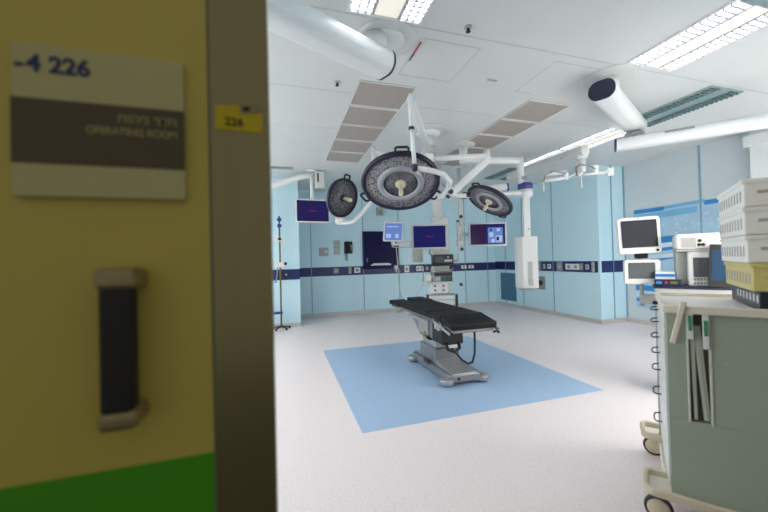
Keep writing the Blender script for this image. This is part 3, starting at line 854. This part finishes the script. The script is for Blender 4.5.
socket((BX, 6.24, 1.06), 'right', .07, .11, 'slot', 'small dark outlet on the right navy band, next to the white column')
socket((BX, 6.09, 1.06), 'right', .10, .10, 'white_plastic', 'single white socket on the right navy band, second along from the white column')
socket((BX, 5.80, 1.06), 'right', .15, .20, 'grey', 'grey gas outlet plate on the right navy band, left of the double socket')
socket((BX, 5.47, 1.06), 'right', .34, .12, 'white_plastic', 'long white double socket on the right navy band', 2)
socket((BX, 5.25, 1.06), 'right', .07, .14, 'grey', 'slim grey outlet on the right navy band, just right of the double socket')
socket((BX, 5.12, 1.06), 'right', .08, .10, 'slot', 'dark outlet on the right navy band, third from the wall corner')
socket((BX, 4.99, 1.06), 'right', .06, .19, 'grey_light', 'tall slim pale outlet on the right navy band, nearest the wall corner')
gr = thing('return_air_grille', 'teal-blue return air grille low on the right wall', 'grille', (5.70, 7.54, 0.15), -PI/2)
MB().box(-.31, .31, -.012, 0, 0, .72, 0.003, 1).build('frame', 'teal_grille', gr)
g = MB()
for k in range(22):
    g.box(-.28, .28, -.02, -.010, .03+k*.031, .046+k*.031)
g.build('slats', 'teal_grille', gr)
gp = thing('gas_outlet_plate', 'grey gas outlet plate low on the right wall, under the navy band', 'outlet plate', (5.70, 6.46, 0.68), -PI/2)
MB().box(-.22, .22, -.016, 0, -.15, .15, 0.004, 1).build('plate', 'grey', gp)
for sx in (-.10, .09):
    MB().lathe([(0.06, 0), (0.05, 0.03), (0.03, 0.04)], 16, T=Matrix.Translation((sx, -.016, 0)) @ FACE).build('outlet', 'darkmetal', gp)

# ---- mural on the right wall
mu = thing('wall_mural', 'pale blue wall mural with brighter blue stripes along the right wall', 'mural', (6.34, 4.66, 0.0), -PI/2)
# local x runs towards the doorway, -y into the room
MB().box(0.0, 1.72, -.010, 0, 0.30, 2.10).build('backing', 'mural', mu)
ns = [0]
def stripe(x0, x1, z0, z1, m, dz=0.0, nm='blue_stripe'):
    ns[0] += 1
    MB().prism([(x0, z0), (x1, z0+dz), (x1, z1+dz), (x0, z1)], 0.008, 0.011+0.0006*ns[0], T=FACE).build(nm, m, mu)
stripe(0, .52, 2.03, 2.10, 'mural_blue')
stripe(.52, 1.10, 2.05, 2.10, 'mural_mid', .02)
stripe(1.1, 1.72, 2.03, 2.10, 'mural_blue', .01)
stripe(0, 1.0, 1.90, 2.0, 'mural_mid', .03, 'pale_stripe')
stripe(.1, .75, 1.45, 1.56, 'mural_blue', .03)
stripe(.05, .70, 1.28, 1.34, 'mural_blue', .08)
stripe(.15, .72, 1.10, 1.16, 'mural_blue', .12)
stripe(.10, .75, 1.36, 1.44, 'mural_white', .05, 'white_stripe')
stripe(.10, .75, 1.18, 1.25, 'mural_white', .05, 'white_stripe')
stripe(0, .6, .62, .71, 'mural_blue')
stripe(0, .6, .42, .47, 'mural_blue')
stripe(0, .6, .50, .60, 'mural_white', 0, 'white_stripe')
dots = MB()
for k in range(36):
    x, z = random.uniform(.1, 1.68), random.uniform(1.58, 1.9)
    dots.box(x, x+random.uniform(.012, .04), -.0125, -.010, z, z+random.uniform(.01, .025))
dots.build('white_flecks', 'mural_white', mu)['kind'] = 'stuff'

# ================================================================== DRIP STAND at the left
ds = thing('drip_stand', 'slim metal drip stand with blue clamps beside the left pier', 'drip stand', (-0.02, 6.86, 0.0))
MB().tube((0, 0, .03), (0.0, 0, 2.20), 0.017, n=12).build('pole', 'brass', ds)
for k in range(5):
    a = k*2*PI/5+.3
    MB().tube((0, 0, .06), (.16*math.cos(a), .16*math.sin(a), .035), 0.013, n=8).tube((.16*math.cos(a), .16*math.sin(a), .05), (.16*math.cos(a), .16*math.sin(a), 0.0), 0.02, n=8).build('foot', 'darkmetal', ds)
for z in (2.13, 2.01):
    MB().lathe([(.02, -.035), (.042, -.02), (.042, .02), (.02, .035)], 14, T=Matrix.Translation((0, 0, z))).build('clamp', 'bag', ds)
MB().box(-.16, .07, -.05, .03, 1.70, 1.79, 0.008).build('holder', 'white_plastic', ds)
MB().box(-.16, .08, -.05, .03, 1.20, 1.30, 0.008).build('holder', 'white_plastic', ds)
MB().lathe([(.032, 0), (.028, .03)], 12, T=Matrix.Translation((.0, -.05, 1.75)) @ FACE).build('knob', 'ink', ds)
MB().lathe([(.03, 0), (.03, .05)], 12, T=Matrix.Translation((.10, -.01, 1.27)) @ FACE).build('knob', 'ink', ds)
MB().path([(-.05, -.03, 1.2), (-.06, -.04, 1.05), (-.09, -.04, .90)], 0.012, 8).build('tube', 'grey', ds)
MB().box(-.16, .03, -.035, .03, .30, .345, 0.006).build('strap', 'bag', ds)
wt = thing('ceiling_track', 'thin grey ceiling track above the left pier', 'track', (-1.0, 6.2, CZ))
MB().box(-1.2, 1.25, -.03, .03, -.03, 0).build('rail', 'grey', wt)
MB().box(1.22, 1.25, -.035, .035, -.035, 0).build('end_stop', 'grey_light', wt)

# ================================================================== OPERATING TABLE
ot = thing('operating_table', 'black padded operating table on a silver pedestal, in the middle of the blue floor', 'operating table', (1.77, 3.62, 0.0015))
# local x: -.26...+.26, y: -.8 (near end) ... 1.15 (far end)
def rot_pad(x0, x1, y0, y1, z0, z1, a, name, m='pad', bev=.014):
    """pad hinged on its far edge y1, dropping by angle a toward y0"""
    T = Matrix.Translation((0, y1, z0)) @ Matrix.Rotation(a, 4, 'X')
    return MB().box(x0, x1, y0-y1, 0, 0, z1-z0, bev, 3, T=T).build(name, m, ot)
rot_pad(-.25, .245, -.765, -.525, .652, .714, math.radians(11), 'leg_section_pad')
rot_pad(-.255, .255, -.52, -.20, .655, .716, 0, 'seat_pad')
rot_pad(-.25, .25, -.19, .70, .652, .718, 0, 'back_pad')
MB().box(-.26, -.03, .71, 1.13, .645, .705, .014, 3).build('split_pad', 'pad', ot)
MB().box(.02, .26, .71, 1.13, .665, .728, .014, 3).build('split_pad', 'pad', ot)
MB().box(-.24, .24, -.50, .68, .62, .652, .006).build('frame', 'silver', ot)
T = Matrix.Translation((0, -.525, .648)) @ Matrix.Rotation(math.radians(11), 4, 'X')
MB().box(-.22, .22, -.225, .02, -.03, -.003, .005, T=T).build('leg_plate', 'silver', ot)
MB().box(-.23, -.05, .70, 1.10, .612, .643, .005).box(.04, .23, .70, 1.10, .632, .663, .005).build('split_plate', 'silver', ot)
for sx in (-1, 1):
    r = MB()
    r.box(sx*.275-.006, sx*.275+.006, -.28, .28, .60, .63)
    for yy in (-.22, .0, .22):
        r.tube((sx*.235, yy, .63), (sx*.275, yy, .615), .012, n=8)
    r.build('side_rail', 'steel', ot)
    r = MB()
    r.box(sx*.27-.006, sx*.27+.006, -.24, -.03, -.035, -.008, T=T)
    r.build('side_rail', 'steel', ot)
    MB().tube((sx*.22, -.53, .61), (sx*.285, -.53, .61), .038, n=14).tube((sx*.22, -.46, .60), (sx*.275, -.44, .60), .028, n=12).tube((sx*.262, -.53, .61), (sx*.262, -.38, .655), .02, n=10).build('hinge', 'steel', ot)
    MB().tube((sx*.20, .70, .62), (sx*.275, .70, .62), .03, n=14).tube((sx*.20, .72, .59), (sx*.25, .80, .575), .016, n=8).build('hinge', 'steel', ot)
MB().tube((.20, -.77, .57), (.275, -.74, .57), .012, n=8).lathe([(0, -.018), (.018, 0), (0, .018)], 10, T=Matrix.Translation((.26, -.76, .56))).build('release_knob', 'darkmetal', ot)
MB().tube((-.19, .95, .60), (-.19, .95, .54), .012, n=8).build('release_knob', 'darkmetal', ot)
# mechanism under the seat: tapering silver housing
hp = [(-.26, .62), (.58, .62), (.56, .53), (.30, .36), (-.02, .33), (-.20, .44)]
MB().prism(hp, -.13, .13, T=Matrix(((0, 0, 1, 0), (1, 0, 0, 0), (0, 1, 0, 0), (0, 0, 0, 1))), bevel=.012).build('tilt_housing', 'silver', ot)
MB().box(-.145, -.128, .02, .30, .40, .58, .004).build('side_cover', 'silver_light', ot)
MB().box(.128, .145, .02, .30, .40, .58, .004).build('side_cover', 'silver_light', ot)
MB().tube((-.16, .10, .40), (.16, .10, .40), .035, n=16).build('pivot', 'brass', ot)
MB().box(-.15, .10, -.36, -.10, .37, .60, .012).build('motor_box', 'black', ot)
MB().path([(-.11, -.34, .40), (-.10, -.38, .33), (-.03, -.39, .30), (.04, -.38, .33), (.05, -.34, .40)], .018, 10).build('carry_loop', 'darkmetal', ot)
MB().box(-.08, .02, -.372, -.355, .34, .37, .003).build('motor_tag', 'white_plastic', ot)
# telescopic column and base
MB().box(-.13, .13, -.14, .22, .20, .40, .015).build('column', 'silver_light', ot)
MB().box(-.155, .155, -.17, .25, .12, .29, .015).build('column_skirt', 'silver', ot)
bs = [(-.16, -.56), (.17, -.56), (.19, -.48), (.19, .40), (.15, .46), (-.15, .46), (-.19, .40), (-.19, -.48)]
MB().prism(bs, .035, .115, bevel=.012).build('base', 'silver', ot)
sl = [(-.55, .112), (-.55, .122), (-.20, .17), (.28, .17), (.44, .12), (.44, .115)]
MB().prism(sl, -.14, .14, T=Matrix(((0, 0, 1, 0), (1, 0, 0, 0), (0, 1, 0, 0), (0, 0, 0, 1))), bevel=.004).build('base_cover', 'silver_light', ot)
MB().box(-.10, .10, -.44, -.19, .145, .155, T=Matrix.Rotation(math.radians(6), 4, 'X')).build('tread_plate', 'darkmetal', ot)
MB().lathe([(.016, 0), (.014, .006)], 12, T=Matrix.Translation((-.08, -.562, .075)) @ FACE).build('key_switch', 'ink', ot)
MB().box(-.20, -.186, -.10, .05, .10, .14, .004).build('brake_lever', 'darkmetal', ot)
for sx in (-1, 1):
    for yy in (-.51, .38):
        MB().lathe([(.068, .022), (.075, .03), (.076, .065), (.068, .076), (.0, .078)], 24).build('caster_pod', 'silver_light', ot, loc=(sx*.20+.01, yy, 0))
        w = MB()
        for k in (-1, 1):
            w.lathe([(.03, -.012), (.03, .012)], 16, T=Matrix.Translation((k*.025, 0, .031)) @ Matrix.Rotation(PI/2, 4, 'Y'))
        w.build('caster_wheel', 'darkmetal', ot, loc=(sx*.20+.01, yy, 0))
MB().box(.13, .195, -.50, -.455, .51, .60, .01, T=Matrix.Translation((.0, .0, 0))).build('plug', 'black', ot)
MB().path([(.165, -.48, .52), (.165, -.48, .40), (.165, -.47, .28), (.15, -.45, .19), (.11, -.43, .17), (.08, -.36, .19), (.03, -.28, .27), (0.0, -.24, .34)], .011, 8).build('cable', 'black', ot)

# ================================================================== ANAESTHESIA WORKSTATION (right, behind the cart)
AN = Vector((3.553, 2.155, 0))
AR = math.radians(-54)
an = thing('anaesthesia_machine', 'white anaesthesia machine behind the cart with two screens on a pole', 'medical machine', AN, AR)
MB().box(-.22, .34, -.18, .18, .12, .955, .012).build('body', 'white_plastic', an)
MB().box(-.245, .36, -.21, .20, .975, 1.002, .008).build('worktop', 'capnavy', an)
MB().box(-.235, .35, -.20, .19, .954, .976).build('worktop_edge', 'grey_light', an)
for k in range(3):
    d_ = MB().box(-.19, .31, -.196, -.178, .18+k*.25, .40+k*.25, .005).build('drawer', 'offwhite', an)
    MB().box(-.06, .18, -.212, -.196, .33+k*.25, .35+k*.25).build('handle', 'grey', d_)
for sx in (-.16, .28):
    for yy in (-.12, .13):
        MB().lathe([(.055, -.018), (.06, 0), (.055, .018)], 18, T=Matrix.Translation((sx, yy, .06)) @ Matrix.Rotation(PI/2, 4, 'Y')).box(sx-.025, sx+.025, yy-.02, yy+.02, .07, .122).build('caster', 'darkmetal', an)
ven = MB().box(.0, .155, -.15, .16, 1.002, 1.305, .012).build('ventilator', 'white_plastic', an)
MB().box(.035, .142, -.156, -.148, 1.08, 1.25).build('screen', 'scr_grey', ven)
kp = MB()
for i in range(5):
    for j in range(2):
        kp.box(.035+i*.021, .05+i*.021, -.156, -.148, 1.015+j*.035, 1.038+j*.035)
kp.build('keypad', 'grey', ven)
MB().box(-.075, .0, -.06, .16, 1.002, 1.305, .01).build('gas_module', 'grey_light', ven)
MB().box(-.34, -.20, .04, .09, .80, .90, .01).tube((-.33, .065, .78), (-.33, .065, 1.62), .018, n=14).build('screen_pole', 'grey_light', an)
T1 = Matrix.Translation((-.342, -.05, 1.468)) @ Matrix.Rotation(math.radians(-2), 4, 'Y') @ Matrix.Rotation(math.radians(22), 4, 'Z')
f = MB().prism(rrect(-.175, .175, -.170, .180, .025)[:], -.025, .02, T=T1 @ FACE, bevel=.004).build('monitor', 'white_plastic', an, label='larger upper screen in white frame')
MB().box(-.147, .147, -.027, -.020, -.112, .150, T=T1).build('screen', 'scr_off', f)
MB().lathe([(.013, 0), (.011, .004)], 14, T=T1 @ Matrix.Translation((.14, -.0255, -.145)) @ FACE).build('knob', 'ink', f)
MB().lathe([(.006, 0), (.005, .003)], 10, T=T1 @ Matrix.Translation((0, -.0255, .17)) @ FACE).build('indicator', 'ink', f)
MB().tube(T1 @ Vector((.02, .01, -.02)), (-.33, .065, 1.46), .03, n=12).build('monitor_bracket', 'grey', an)
T2 = Matrix.Translation((-.325, -.06, 1.122)) @ Matrix.Rotation(math.radians(20), 4, 'Z')
f = MB().prism(rrect(-.145, .145, -.115, .115, .018), -.025, .02, T=T2 @ FACE, bevel=.004).build('monitor', 'white_plastic', an, label='smaller lower screen in white frame')
MB().box(-.115, .10, -.027, -.020, -.065, .088, T=T2).build('screen', 'scr_grey', f)
MB().lathe([(.014, 0), (.011, .006)], 14, T=T2 @ Matrix.Translation((.10, -.0255, -.09)) @ FACE).build('knob', 'ink', f)
MB().tube(T2 @ Vector((0, .01, 0)), (-.33, .065, 1.14), .03, n=12).build('monitor_bracket', 'grey', an)
MB().box(-.38, -.27, -.02, .07, 1.25, 1.30, .01).build('pole_hinge', 'darkmetal', an)

def an_at(lx, ly, z): return AN+Vector((lx*math.cos(AR)-ly*math.sin(AR), lx*math.sin(AR)+ly*math.cos(AR), z))
pj = thing('box_printer', 'white flat device with rounded top on the anaesthesia ventilator', 'device', an_at(0, 0, 1.3065), AR)
MB().prism([(-.075, -.16), (.21, -.16), (.21, .16), (-.075, .16)], 0.0, .018).build('base', 'slot', pj)
MB().box(-.082, .218, -.17, .17, .018, .155, .025, 3).build('casing', 'white_plastic', pj)
MB().box(-.04, .055, -.174, -.166, .035, .12).build('grille', 'slot', pj)
kn = MB()
for x, z in ((.075, .055), (.10, .055), (.08, .09)):
    kn.lathe([(.014, 0), (.012, .008)], 12, T=Matrix.Translation((x, -.17, z)) @ FACE)
kn.build('button', 'ink', pj)
tb = thing('tablet_screen', 'black-framed tall screen with dark blue picture, left of the storage bins', 'screen', an_at(.205, -.255, 1.0), AR)
T = Matrix.Translation((0, 0.0, .18)) @ Matrix.Rotation(math.radians(-4), 4, 'X') @ Matrix.Rotation(math.radians(4), 4, 'Y')
f = MB().prism(rrect(-.085, .085, -.175, .175, .010), -.012, .012, T=T @ FACE).build('frame', 'black', tb)
MB().box(-.068, .08, -.015, -.011, -.125, .13, T=T).build('screen', 'scr_tablet', f)
MB().path([(0, .01, .18), (0, .03, .10), (0, .04, .03)], .012, 8).box(-.05, .05, -.01, .05, 0.003, .02, .004).build('stand', 'black', tb)
b1 = thing('supply_pack', 'white pack with blue stripe on the machine worktop, under the screens', 'pack', an_at(-.155, -.055, 1.004), AR)
MB().box(-.07, .07, -.05, .05, 0, .12, .006).build('pack', 'pack_white', b1)
MB().box(-.072, .072, -.052, .052, .075, .10).build('blue_stripe', 'pack_blue', b1)
b2 = thing('supply_box', 'dark box with blue and red marks on the machine worktop edge', 'box', an_at(-.145, -.165, 1.003), AR)
MB().box(-.09, .10, -.033, .03, 0, .055, .004).build('box', 'capnavy', b2)
MB().box(-.08, -.04, -.0345, -.032, .015, .04).build('label_patch', 'pack_blue', b2)
MB().box(.02, .07, -.0345, -.032, .015, .04).build('label_patch', 'brass', b2)
MB().box(-.02, .0, -.0345, -.032, .02, .035).build('label_patch', 'redrod', b2)

# ================================================================== STORAGE CART (foreground right)
CP = Vector((1.747, 1.151, 0))
CR = math.radians(-53.3)
ct = thing('storage_cart', 'grey-green storage cart with cream bumpers and casters, at front right', 'cart', CP, CR)
# local x along the front (away to the right), y back into the room
W_, L_ = 0.50, 0.66
MB().box(0.0, W_, 0.045, L_, .13, 1.02, .004, 1).build('body', 'cart', ct)
MB().box(0.0, .078, 0.0, .045, .52, 1.02, .002, 1).build('front_panel', 'cart', ct)
MB().box(.148, W_, 0.0, .045, .52, 1.02, .002, 1).build('front_panel', 'cart', ct)
MB().box(0, W_, 0.0, .045, .15, .52, .001, 1).build('front_panel', 'cart', ct)
MB().box(.078, .148, .038, .046, .52, 1.02).build('slot_back', 'recess', ct)
MB().box(.070, .079, -.004, .03, .515, 1.02, .002, 1).build('slot_frame', 'slot_edge', ct)
MB().box(.147, .156, -.004, .03, .515, 1.02, .002, 1).build('slot_frame', 'slot_edge', ct)
sh = MB()
for k, (xa, xb) in enumerate(((.082, .094), (.092, .128), (.104, .138))):
    sh.prism([(xa, .96), (xa+.016, .96), (xb+.008, .53), (xb-.004, .53)], -.03-k*.008, -.005-k*.004, T=FACE)
sh.build('hanging_sheets', 'sheet', ct)
T = Matrix.Translation((.062, -.018, 1.062)) @ Matrix.Rotation(math.radians(13), 4, 'Y')
MB().box(-.011, .011, -.010, 0, -.19, .012, .004, T=T).build('hanging_strap', 'cart_light', ct)
for a in ((.074, .094, .90, 1.05), (.126, .147, .86, 1.03)):
    pt = MB().box(a[0], a[1], -.014, -.004, a[2], a[3], .002).build('paper_tag', 'pack_white', ct)
    MB().box(a[0]+.004, a[1]-.004, -.016, -.0135, a[3]-.11, a[3]-.04).build('tag_print', 'label_green', pt)
for x, z in ((.20, .90), (.20, .80), (.34, .91), (.20, .36), (.30, .25), (.36, .26)):
    MB().lathe([(.006, 0), (.005, .003)], 10, T=Matrix.Translation((x, 0, z)) @ FACE).build('screw', 'slot', ct)
# top tray with raised rim
MB().box(-.008, W_+.008, -.012, L_+.012, 1.018, 1.030, .003, 1).build('tray_top', 'white_plastic', ct)
rm_ = MB()
rm_.box(-.012, W_+.012, -.016, .006, 1.015, 1.052, .005).box(-.012, W_+.012, L_-.006, L_+.016, 1.015, 1.052, .005)
rm_.box(-.012, .008, .0, L_, 1.015, 1.052, .005).box(W_-.008, W_+.012, .0, L_, 1.015, 1.052, .005)
rm_.build('tray_rim', 'cart_light', ct)
# left side drawers with wire pulls
zs = [.17, .36, .52, .66, .76, .85, .94, 1.01]
for k in range(7):
    d_ = MB().box(-.006, .0, .05, L_-.02, zs[k]+.006, zs[k+1]-.006, .002, 1).build('drawer', 'white_plastic', ct)
    zc = zs[k+1]-.04
    MB().path([(-.004, .44, zc), (-.032, .445, zc-.004), (-.04, .48, zc-.008), (-.04, .54, zc-.008), (-.032, .575, zc-.004), (-.004, .58, zc)], .004, 8).build('drawer_pull', 'darkmetal', d_)
MB().box(-.014, .0, L_-.016, L_, .14, 1.02, .002, 1).build('corner_post', 'grey_light', ct)
MB().box(-.03, .0, .50, .53, .99, 1.01, .004).build('lock', 'ink', ct)
# base, bumpers, casters
MB().box(-.02, W_, 0.02, L_+.02, .105, .15, .008).build('base', 'cart_light', ct)
prof = rrect(-.011, .011, -.019, .019, .008, 3)
def bumper(ya, yb, nm):
    pts = [(.0, ya), (-.03, ya)]+arc(-.06, (ya+(.035 if yb > ya else -.035)), .035, (-PI/2 if yb > ya else PI/2), (-PI if yb > ya else PI), 5)
    pts += arc(-.06, yb+(-.04 if yb > ya else .04), .04, PI, (PI/2 if yb > ya else 1.5*PI), 5)+[(W_, yb)]
    MB().path([(x, y, .172) for x, y in pts], 1.0, prof=prof).build(nm, 'cream', ct)
bumper(.13, -.055, 'bumper')
bumper(L_-.11, L_+.075, 'bumper')
MB().prism([(.0, .12), (-.085, .12), (-.09, -.03), (0.0, -.045), (W_, -.045), (W_, .03), (0, .03)], .150, .160).build('bumper_plate', 'cart_light', ct)
MB().prism([(.0, L_-.10), (-.085, L_-.10), (-.09, L_+.05), (0.0, L_+.06), (W_, L_+.06), (W_, L_-.03), (0, L_-.03)], .150, .160).build('bumper_plate', 'cart_light', ct)
for (x, y) in ((-.05, .025), (-.04, L_+.03), (W_-.05, .03), (W_-.05, L_+.0)):
    e = MB()
    e.lathe([(.045, -.012), (.056, -.014), (.058, 0), (.056, .014), (.045, .012)], 28, T=Matrix.Translation((x, y, .058)) @ Matrix.Rotation(PI/2, 4, 'X'))
    wh = e.build('caster_wheel', 'darkmetal', ct)
    MB().lathe([(0, -.017), (.042, -.017), (.046, -.012), (.046, .012), (.042, .017), (0, .017)], 24, T=Matrix.Translation((x, y, .058)) @ Matrix.Rotation(PI/2, 4, 'X'), cap=False).build('caster_hub', 'cream', wh)
    MB().box(x-.012, x+.03, y+.017, y+.022, .05, .15).box(x-.02, x+.04, y-.02, y+.024, .125, .152).build('caster_fork', 'grey', ct)

def ct_at(x, y, z):
    a = CR
    return Vector((CP.x+x*math.cos(a)-y*math.sin(a), CP.y+x*math.sin(a)+y*math.cos(a), z))
# shallow tray under the bins and the bins themselves
ty = thing('supply_tray', 'dark patterned shallow tray on the cart, under the storage bins', 'tray', ct_at(.40, .38, 1.0305), CR)
MB().box(-.075, .085, -.30, .22, 0, .085, .004).build('tray', 'capnavy', ty)
for k in range(7):
    y = -.18+k*.058
    MB().box(-.0765, -.0745, y-.10, y-.078, .035, .070).build('printed_label', 'pack_white', ty)
for k in range(3):
    x = -.04+k*.045
    MB().box(x, x+.018, -.3015, -.2995, .03, .07).build('printed_label', 'pack_white', ty)
def bin_(name, z, h, m, label, x0, y0):
    t = thing(name, label, 'storage bin', ct_at(.40, .38, z), CR, 'stacked storage bins on the cart')
    xa, xb, ya, yb = x0, .09, y0, .24
    MB().box(xa+.006, xb-.004, ya+.006, yb-.004, 0, h-.012, .006).build('body', m, t)
    MB().box(xa, xb, ya, yb, h-.022, h-.002, .004).build('rim', m, t)
    for k in range(9):
        y = ya+.04+k*(yb-ya-.10)/8
        MB().box(xa+.0045, xa+.0075, y, y+.020, h*.22, h*.62).build('vent_slot', 'slot', t)
    MB().box(xa+.05, xa+.10, ya+.0045, ya+.0075, h*.45, h*.56).build('label_slot', 'slot', t)
    return t
bin_('storage_bin', 1.1165, .128, 'bin_yellow', 'yellow storage bin, lowest of the stack on the cart', -.10, -.30)
bin_('storage_bin', 1.2445, .125, 'bin_white', 'white storage bin resting directly on the yellow bin', -.115, -.30)
bin_('storage_bin', 1.3695, .125, 'bin_white', 'white storage bin, second from the top of the stack', -.12, -.30)
bin_('storage_bin', 1.4945, .125, 'bin_white', 'white storage bin, topmost of the stack on the cart', -.12, -.30)

# ================================================================== DOOR (foreground left)
DY = 0.72
dd = bpy.data.objects.new('door_1', None)
COL.objects.link(dd)
dd.location = (-0.127, DY, 0.0)
dd['kind'] = 'structure'
dd['label'] = 'dark yellow sliding door leaf with steel edge and green lower band'
def dbx(*a, name, m, **k): return MB().box(*a, **k).build(name, m, dd)
dbx(-1.5, 0.0, 0.0, .05, .94, 2.30, name='upper_panel', m='door')
dbx(-1.5, 0.0, 0.0, .05, .02, .94, name='lower_panel', m='door_green')
dbx(-0.003, 0.001, -.001, .0, .02, 2.30, name='edge_gap', m='recess')
dbx(0.001, .110, -.004, .054, .02, 2.30, name='edge_strip', m='door_steel', bevel=.003)
hd = MB().box(-.161, -.112, -.062, -.026, 1.055, 1.268, .010, 3).build('handle', 'black', dd)
MB().box(-.165, -.106, -.066, .0, 1.262, 1.297, .008, 2).build('handle_bracket', 'bronze', hd)
MB().box(-.165, -.106, -.064, .0, 1.028, 1.062, .012, 3).build('handle_bracket', 'bronze', hd)

sg = thing('door_sign', 'cream and brown door sign reading 4-226 operating room', 'sign', (-0.2925, DY-.0085, 1.421))
MB().box(-.129, .124, -.004, .008, 0, .258, .001, 1).build('plate', 'sign', sg)
MB().box(-.1295, .1245, -.0048, .0, .055, .165).build('brown_band', 'sign_brown', sg)
text('number_lettering', '-\u200a4 226', .039, 'sign_blue', sg, Matrix.Translation((-.124, -.0046, .211)) @ FACE, xs=1.0, bold=.0012)
text('hebrew_lettering', '\u05d7\u05d5\u05ea\u05d9\u05e0 \u05e8\u05d3\u05d7', .022, 'sign_text', sg, Matrix.Translation((.113, -.0054, .135)) @ FACE, align='RIGHT', bold=.0004)
text('english_lettering', 'OPERATING ROOM', .0185, 'sign_text', sg, Matrix.Translation((.113, -.0054, .112)) @ FACE, align='RIGHT', xs=.86, bold=.0004)
sk = thing('sticker', 'torn yellow sticker marked 226 on the steel door edge', 'sticker', (-0.074, DY-.0045, 1.562))
MB().prism([(-.042, 0), (.043, -.002), (.044, .040), (.018, .037), (.003, .050), (-.041, .046)], .0, .0008, T=FACE).build('tape', 'sticker', sk)
MB().prism([(.004, .032), (.043, .038), (.042, .052), (.0, .050)], .0004, .0012, T=FACE).build('torn_patch', 'sticker_grey', sk)
text('number_lettering', '226', .023, 'ink', sk, Matrix.Translation((-.026, -.0010, .008)) @ FACE, depth=.0002, bold=.0006)
MB().prism([(.006, .040), (.018, .039), (.022, .047), (.010, .049)], .0012, .0016, T=FACE).build('ink_mark', 'ink', sk)
